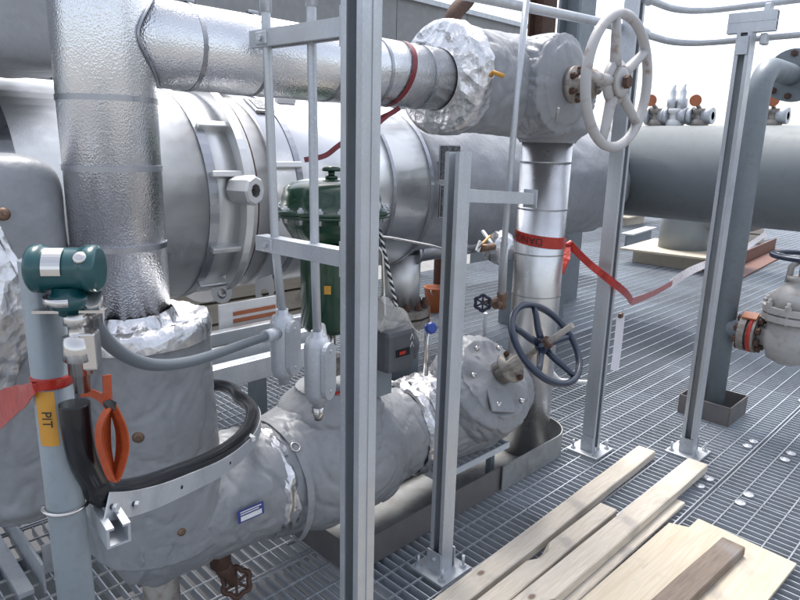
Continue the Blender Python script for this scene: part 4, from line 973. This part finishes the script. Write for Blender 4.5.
# ------------------------------------------------------------------ oval curb and lower tray
def wall_path(pts, h, th, z=0.):
    b = B(); n = len(pts); rs = []
    for i, p in enumerate(pts):
        t_ = (pts[min(i + 1, n - 1)] - pts[max(i - 1, 0)]).normalized(); k = V((0, 0, 1)).cross(t_)
        rs.append([p + k * th / 2 + V((0, 0, z)), p - k * th / 2 + V((0, 0, z)), p - k * th / 2 + V((0, 0, z + h)), p + k * th / 2 + V((0, 0, z + h))])
    return b.loft(rs, True, False)
yc0, yc1 = 1.60, 1.98; rc = (yc1 - yc0) / 2; xc_ = XR + .02
pth = [V((2.33, yc0, 0))] + [V((xc_ + rc * math.cos(a), (yc0 + yc1) / 2 + rc * math.sin(a), 0)) for a in [math.radians(-90 + 180 * k / 20) for k in range(21)]] + [V((2.33, yc1, 0))]
t = thing('floor_curb', (2.5, 1.79, 0), 'oval grey curb plate round the foot of the right riser', 'curb')
obj('plate', wall_path(pth, .13, .006), M['curb'], t)
obj('plate', wall_path([V((2.325, yc0 + .012, 0)), V((1.38, yc0 + .012, 0)), V((1.38, yc1, 0)), V((2.325, yc1, 0))], .125, .006), M['curb_brown'], t)
obj('joint_plate', B().box((2.33, yc0 - .006, .065), (.05, .006, .13)), M['curb'], t)
obj('inner_floor', B().box((2.1, 1.79, .006), (1.42, .36, .008)), M['curb'], t)
# serrated grating strip over the curb
t = thing('grating_strip', (2.05, 1.64, .14), 'short loose strip of serrated grating under the lower valve', 'grating')
a, c = P(440, 472, Y=1.66), P(496, 444, Y=1.66)
b = B().box(((a.x + c.x) / 2, 1.63, a.z), (c.x - a.x + .1, .006, .03))
for k in range(12): b.box((a.x - .04 + (c.x - a.x + .08) * k / 11, 1.68, a.z), (.006, .1, .03))
obj('strip', b, M['galv_bar'], t); obj('leg', B().box((a.x + .05, 1.7, a.z / 2), (.03, .03, a.z)), M['galv_paint'], t); obj('leg', B().box((c.x, 1.7, a.z / 2), (.03, .03, a.z)), M['galv_paint'], t)

# ------------------------------------------------------------------ timber on the deck
def plank(name, p0, p1, w, h, z, m, lab, cat='plank', chip=None, grp='loose timber on the deck'):
    p0, p1 = V(p0), V(p1); d = p1 - p0; L_ = d.length; an = math.atan2(d.y, d.x); n = 24; b = B(); rs = []
    for i in range(n + 1):
        x = L_ * i / n - L_ / 2; j = lambda s_: noise.noise(V((x * 4 + p0.x * 7, s_ * 3.1, p0.y * 5))) * .0022
        c = .004
        pr = [(-w / 2 + c, 0), (w / 2 - c, 0), (w / 2, c), (w / 2, h - c), (w / 2 - c, h), (-w / 2 + c, h), (-w / 2, h - c), (-w / 2, c)]
        if chip and chip[0] < i / n < chip[1]:
            pr[3] = (w / 2 - .002, h * .35); pr[4] = (w / 2 - w * .34, h - .004)
        rs.append([V((x, y_ + j(k), z_ + j(k + 9) * .6)) for k, (y_, z_) in enumerate(pr)])
    b.loft(rs, True, False)
    o = obj(name, b, M[m], None, lab, cat, grp)
    o.location = (p0 + p1) / 2 + V((0, 0, z)); o.rotation_euler = (0, 0, an)
    me = o.data; lo_ = min(v.co.z for v in me.vertices); me.transform(Matrix.Translation((0, 0, -lo_))); return o
def mid(a, b): return (a + b) / 2
plank('plank', (1.1, 1.222, 0), (3.19, 1.29, 0), .095, .042, .001, 'pine', 'long pale plank lying nearest the posts')
plank('plank', (1.2, 1.118, 0), (2.49, 1.145, 0), .082, .05, .001, 'pine', 'shorter plank with a splintered dark notch', chip=(.57, .63))
plank('plank', (1.1, 1.015, 0), (3.19, 1.025, 0), .1, .045, .026, 'pine', 'long weathered plank lying on top of another board')
plank('plank', (1.2, .975, 0), (2.83, .973, 0), .07, .022, .001, 'pine', 'thin board half hidden under the long weathered plank')
# dark piece set in the notch
b = B().box((2.0, 1.082, .033), (.07, .012, .02), .05, .003).jit(.006, 40); obj('wood_splinter', b, M['ink'], None, 'dark splinter in the notch of the shorter plank', 'splinter')
# plywood: two sheets
def sheet(pts, z, th, lab):
    pr = [(x, y) for x, y in pts]; b = B().prism(pr, (0, 0, z), (1, 0, 0), (0, 1, 0), (0, 0, th))
    return obj('plywood_sheet', b, M['ply'], None, lab, 'plywood', 'plywood sheets on the deck')
sheet([(1.35, .46), (2.39, .46), (2.70, .448), (2.735, .842), (1.35, .865)], .012, .014, 'larger plywood sheet under the dark timber block')
sheet([(1.35, .78), (2.66, .85), (2.63, .925), (1.35, .945)], .001, .0105, 'narrow plywood strip along the edge of larger sheet')
o = plank('timber_block', (1.95, .695, 0), (2.595, .655, 0), .092, .04, .027, 'oldwood', 'short dark grey brown timber block on the plywood', 'timber')
c = P(556, 604, Z=.075); obj('wire_ring', B().torus(c, (.1, 0, 1), .035, .005, 28, 6), M['gunmetal'], None, 'dark wire ring at the bottom edge on the timber', 'ring')

# ------------------------------------------------------------------ dark riser with branch and gate valve
xr2, yr2, rr2 = 4.07, 1.27, .062
t = thing('dark_riser', (xr2, yr2, 0), 'dark grey small riser pipe behind the crosshead post, elbowed at the top', 'pipe')
zt2 = P(765, 66, X=xr2).z
obj('pipe', B().tube(bend([(xr2, yr2, -.1), (xr2, yr2, zt2), (4.66, yr2 - .0, zt2)], .2, 10), rr2, 28), M['galv_paint'], t)
zb2 = P(732, 334, Y=yr2 - .12).z
obj('branch', B().tube(bend([(xr2, yr2, zb2 + .22), (xr2, yr2, zb2), (xr2, yr2 - .18, zb2)], .13, 10), .056, 24), M['galv_paint'], t)
fx_ = P(790, 72, Y=yr2).x
f_ = obj('top_flange', B().lathe((4.62, yr2, zt2), (1, 0, 0), [(0, .155), (.04, .155), (.041, .1), (.05, .1), (.051, .155), (.09, .155)], 36, smooth=False), M['galv_paint'], t)
for k in range(8):
    a = 2 * math.pi * k / 8; q = V((4.59, yr2 + .125 * math.cos(a), zt2 + .125 * math.sin(a))); obj('flange_bolt', B().cyl(q, q + V((.15, 0, 0)), .011, 8).hexn(q + V((.01, 0, 0)), (1, 0, 0), .02, .02), M['rust'], f_)
obj('neck', B().tube(bend([(4.7, yr2, zt2), (XD - .1, yr2, zt2), (XD - .1, yr2, ZD + RD - .1)], .25), lambda u: .075 + .05 * max(0, u - .6), 24), M['galv_paint'], t)
# square curb
t = thing('floor_curb', (xr2, yr2, 0), 'square brown grey curb box round the dark riser foot', 'curb'); q_ = .15
pts = [V((xr2 - q_, yr2 - q_, 0)), V((xr2 + q_, yr2 - q_, 0)), V((xr2 + q_, yr2 + q_, 0)), V((xr2 - q_, yr2 + q_, 0))]
for i in range(4):
    a, b_ = pts[i], pts[(i + 1) % 4]; m_ = (a + b_) / 2; L_ = (b_ - a).length
    obj('plate', B().box(m_ + V((0, 0, .06)), (L_ - .007 if i % 2 else .006 if False else L_, .006, .12) if i % 2 == 0 else (.006, L_ - .007, .12)), M['curb_brown'], t)
# gate valve
yv = yr2 - .15 - .21; zv = zb2
t = thing('gate_valve', (xr2, yv, zv - .12), 'weathered pale grey gate valve with blue wheel at the right edge', 'valve')
y_f = yr2 - .15
ff = obj('inlet_flange', B().lathe((xr2, y_f + .045, zv), (0, -1, 0), [(0, .115), (.038, .115), (.039, .085), (.05, .085), (.051, .115), (.09, .115)], 32, smooth=False), M['gunmetal'], t)
for k in range(8):
    a = 2 * math.pi * (k + .5) / 8; q = V((xr2 + .09 * math.cos(a), y_f + .07, zv + .09 * math.sin(a))); obj('flange_bolt', B().cyl(q, q + V((0, -.14, 0)), .012, 8).hexn(q + V((0, -.005, 0)), (0, -1, 0), .022, .022).hexn(q + V((0, -.12, 0)), (0, -1, 0), .022, .022), M['rust'], ff)
obj('orange_patch', B().box((xr2 - .05, y_f - .001, zv + .11), (.06, .08, .012), Matrix.Rotation(-.45, 3, 'Y')), M['orangepaint'], ff)
obj('tag_band', B().lathe((xr2, y_f - .008, zv), (0, -1, 0), [(0, .118), (.022, .118)], 24), M['tape'], ff)
M['valvegrey'] = mat('flaking grey cast paint', (.36, .35, .34), .05, .55, var=[(18, (.26, .23, .2), .5, .72), (6, (.44, .43, .42), .4, .8)], bump=(45, .25, 4, .006))
bd = obj('body', B().lathe((xr2, y_f - .05, zv), (0, -1, 0), [(0, .06), (.035, .064), (.065, .11), (.15, .135), (.24, .11), (.28, .07), (.36, .062), (.37, .115), (.42, .115)], 32).lathe((xr2, yv, zv - .14), (0, 0, 1), [(0, .05), (.03, .11), (.12, .132), (.2, .13), (.27, .125)], 28), M['valvegrey'], t)
obj('bonnet_flange', B().lathe((xr2, yv, zv + .12), (0, 0, 1), [(0, .165), (.035, .165), (.036, .145), (.044, .145), (.045, .165), (.08, .165)], 32, smooth=False), M['valvegrey'], t)
obj('bonnet', B().lathe((xr2, yv, zv + .2), (0, 0, 1), [(0, .14), (.06, .135), (.11, .085), (.14, .05), (.15, .065), (.17, .065)], 28).jit(.008, 14), M['valvegrey'], t)
for k in range(8):
    a = 2 * math.pi * k / 8; q = V((xr2 + .15 * math.cos(a), yv + .15 * math.sin(a), zv + .11)); obj('bonnet_bolt', B().cyl(q, q + V((0, 0, .13)), .01, 8).hexn(q + V((0, 0, .09)), (0, 0, 1), .019, .02), M['valvegrey'], bd)
zw = P(790, 255, X=xr2).z
for s_ in (-1, 1): obj('yoke_arm', B().tube([(xr2, yv + s_ * .06, zv + .33), (xr2, yv + s_ * .055, zv + .42), (xr2, yv + s_ * .025, zw - .03)], .018, 8), M['valvegrey'], t)
obj('stem', B().cyl((xr2, yv, zv + .3), (xr2, yv, zw + .1), .014, 12), M['stainless'], t)
handwheel(t, (xr2, yv, zw), (0, 0, 1), .16, .014, 5, 'blackblue', .032, 20, .02, .012)

# ------------------------------------------------------------------ elbows through wooden covers, loose steel
def elbow_unit(px, py, s, lab1, lab2):
    c = P(px, py, Z=0.); t = thing('timber_cover', c, lab2, 'cover', 'timber covers over deck openings')
    for sx in (-1, 1):
        obj('side_board', B().box(c + V((sx * .5 * s, 0, .1)), (.04, 1.0 * s, .2)), M['pine'], t); obj('side_board', B().box(c + V((0, sx * .48 * s, .1)), (.96 * s, .04, .2)), M['pine'], t)
    obj('top_sheet', B().box(c + V((0, 0, .213)), (1.5 * s, 1.3 * s, .026), .1), M['ply'], t)
    t = thing('elbow_pipe', c + V((0, 0, .2)), lab1, 'pipe', 'thick grey elbow pipes through the deck')
    obj('elbow', B().tube(bend([c + V((0, 0, .1)), c + V((0, 0, .84 * s)), c + V((.25 * s, -.95 * s, .84 * s)), c + V((.25 * s, -.95 * s, 1.65 * s))], .6 * s, 16), .34 * s, 36), M['elb'], t)
M['elb'] = mat('pale grey pipe coating', (.21, .235, .245), .05, .5, var=(3, (.25, .27, .28), .4, .8))
elbow_unit(676, 262, 1.0, 'thick pale grey elbow pipe rising through the nearer timber cover', 'nearer timber cover round the thick elbow pipe')
elbow_unit(607, 222, 1.05, 'thick pale grey elbow pipe far off behind the tall post', 'farther timber cover behind the tall post')
a, c = P(712, 279, Z=.03), P(775, 248, Z=.03)
t = thing('steel_angle', mid(a, c), 'rust brown primed steel angle lying on the far deck', 'steel'); d = c - a; an = math.atan2(d.y, d.x); pd = V((-math.sin(an), math.cos(an), 0))
obj('web', B().box(mid(a, c) + pd * .1 + V((0, 0, .07)), (d.length, .02, .2), an), M['rustpaint'], t); obj('flange', B().box(mid(a, c) - pd * .05 + V((0, 0, -.02)), (d.length, .25, .02), an), M['orangepaint'] if False else M['rustpaint'], t)
a, c = P(622, 243, Z=.1), P(646, 235, Z=.1); d = c - a
t = thing('steel_beam', mid(a, c), 'short grey steel beam lying behind the tall post', 'steel'); an = math.atan2(d.y, d.x)
obj('web', B().box(mid(a, c) + V((0, 0, 0)), (d.length, .04, .28), an), M['galv_paint'], t)
for z in (-.1, .15): obj('flange', B().box(mid(a, c) + V((0, 0, z)), (d.length * 1.01, .2, .025), an), M['galv'], t)
for i, (px, py, w, lab) in enumerate(((742, 240, .9, 'pale timber stack under the dark header at right'),)):
    c = P(px, py, Z=0); t = thing('timber_stack', c, lab, 'timber')
    for k in range(3): obj('board', B().box(c + V((.02 * k, .03 * k, .09 + .17 * k)), (.9, .5, .15), .3), M['pine'], t)

# things below and beyond the silver header
c = P(433, 310, Z=.002); hb_ = W(25, c); t = thing('bucket', c, 'orange bucket standing on the deck behind the rusty nozzle flange', 'bucket')
obj('shell', B().lathe(c, (0, 0, 1), [(0, hb_ * .33), (hb_ * .92, hb_ * .42), (hb_ * .93, hb_ * .45), (hb_, hb_ * .45), (hb_, hb_ * .4), (hb_ * .1, hb_ * .31)], 24), M['orangepaint'], t)
obj('bail', B().tube([c + V((math.cos(a) * hb_ * .46, -.05, hb_ * (.95 + .0 * a) - abs(math.sin(a)) * hb_ * .3)) for a in [math.pi * k / 12 for k in range(13)]], .005, 6), M['galv'], t)
t = thing('cable_tray', (1.5, 2.35, .6), 'galvanised channel beams running behind the conduit pull boxes', 'beam')
for px0, py0, px1, py1, y_, h, d_ in ((150, 352, 310, 318, 2.45, .06, .05), (150, 372, 310, 335, 2.3, .07, .05), (150, 395, 310, 352, 2.2, .09, .06)):
    a, c = P(px0, py0, Y=y_), P(px1, py1, Y=y_); z = (a.z + c.z) / 2; obj('beam', B().box(((a.x + c.x) / 2, y_, z), (c.x - a.x + .25, d_, h), bev=.004), M['galv'], t)
a = P(262, 380, Y=2.3)
for xx in (a.x, a.x + .55): obj('leg', B().box((xx, 2.33, .33), (.06, .06, .66)), M['galv_paint'], t)
t = thing('warning_sign', P(249, 330, Y=2.5), 'white board with orange stripes behind the left pull box', 'sign')
a, c = P(222, 320, Y=2.5), P(278, 312, Y=2.5); z0_, z1_ = P(250, 335, Y=2.5).z, P(250, 300, Y=2.5).z
obj('board', B().box(((a.x + c.x) / 2, 2.51, (z0_ + z1_) / 2), (c.x - a.x, .012, z1_ - z0_)), M['white'], t)
for k in range(3): obj('stripe', B().box(((a.x + c.x) / 2 + .03, 2.501, z0_ + (z1_ - z0_) * (.3 + .2 * k)), ((c.x - a.x) * .75, .004, .018)), M['orangepaint'], t)
c = P(222, 303, Y=4.3); t = thing('timber_stack', (c.x, 4.3, 0), 'pale timber pallet boards under the silver header at left', 'timber')
for k in range(6): obj('board', B().box((c.x + .02 * (k % 2), 4.3, .09 + .16 * k), (1.5, .6, .14)), M['pine'], t)

# ------------------------------------------------------------------ background structures
zt_w = P(450, 12, Y=7.).z
t = thing('duct_wall', (3, 7.3, -6), 'pale grey panelled duct wall behind the header', 'wall')
xw1 = P(522, 22, Y=7.).x
np_ = 9; x_ = -4.; wdt = (xw1 - x_) / np_
for k in range(np_): obj('wall_panel', B().box((x_ + wdt * (k + .5), 7.3, (zt_w + .5) / 2), (wdt - .012, .6, zt_w - .5)), M['wall'], t)
obj('coping', B().box(((x_ + xw1) / 2, 7.3, zt_w + .035), (xw1 - x_ + .1, .72, .07)), M['galv'], t)
for xx in (-3, 2, 6.5, xw1 - .4): obj('leg', B().box((xx, 7.35, -2.9), (.3, .3, 6.8)), M['galv_paint'], t)
# rusty bent tube and columns
pts = [P(472, -20, Y=4.2), P(466, 0, Y=4.2), P(455, 12, Y=4.2), P(449, 28, Y=4.2), P(448, 60, Y=4.2)]
t = thing('rusty_tube', pts[-1], 'rusty bent tube rising behind the top valve blanket', 'pipe'); obj('tube', B().tube(smooth(pts, 5) + [V((pts[-1].x, 4.2, 1.8)), V((pts[-1].x, 4.2, -.1))], .075, 20), M['rust'], t)
def column(px0, px1, Y_, m, lab, zb=-.1):
    a, c = P(px0, 15, Y=Y_), P(px1, 15, Y=Y_); w = W(px1 - px0, a) ; t = thing('steel_column', (mid(a, c).x, Y_, zb), lab, 'column', 'steel columns behind the top valve')
    x = mid(a, c).x; h_ = a.z + 1.2
    obj('web', B().box((x, Y_, (h_ + zb) / 2), (w * .12, w * .6, h_ - zb)), M[m], t)
    for s_ in (-1, 1): obj('flange', B().box((x, Y_ + s_ * w * .35, (h_ + zb) / 2), (w * .85, w * .09, h_ - zb)), M[m], t)
column(527, 552, 5.2, 'rust', 'rust brown steel column behind the top valve blanket')
column(556, 590, 4.6, 'galv_paint', 'grey steel column between the rusty one and the big handwheel')
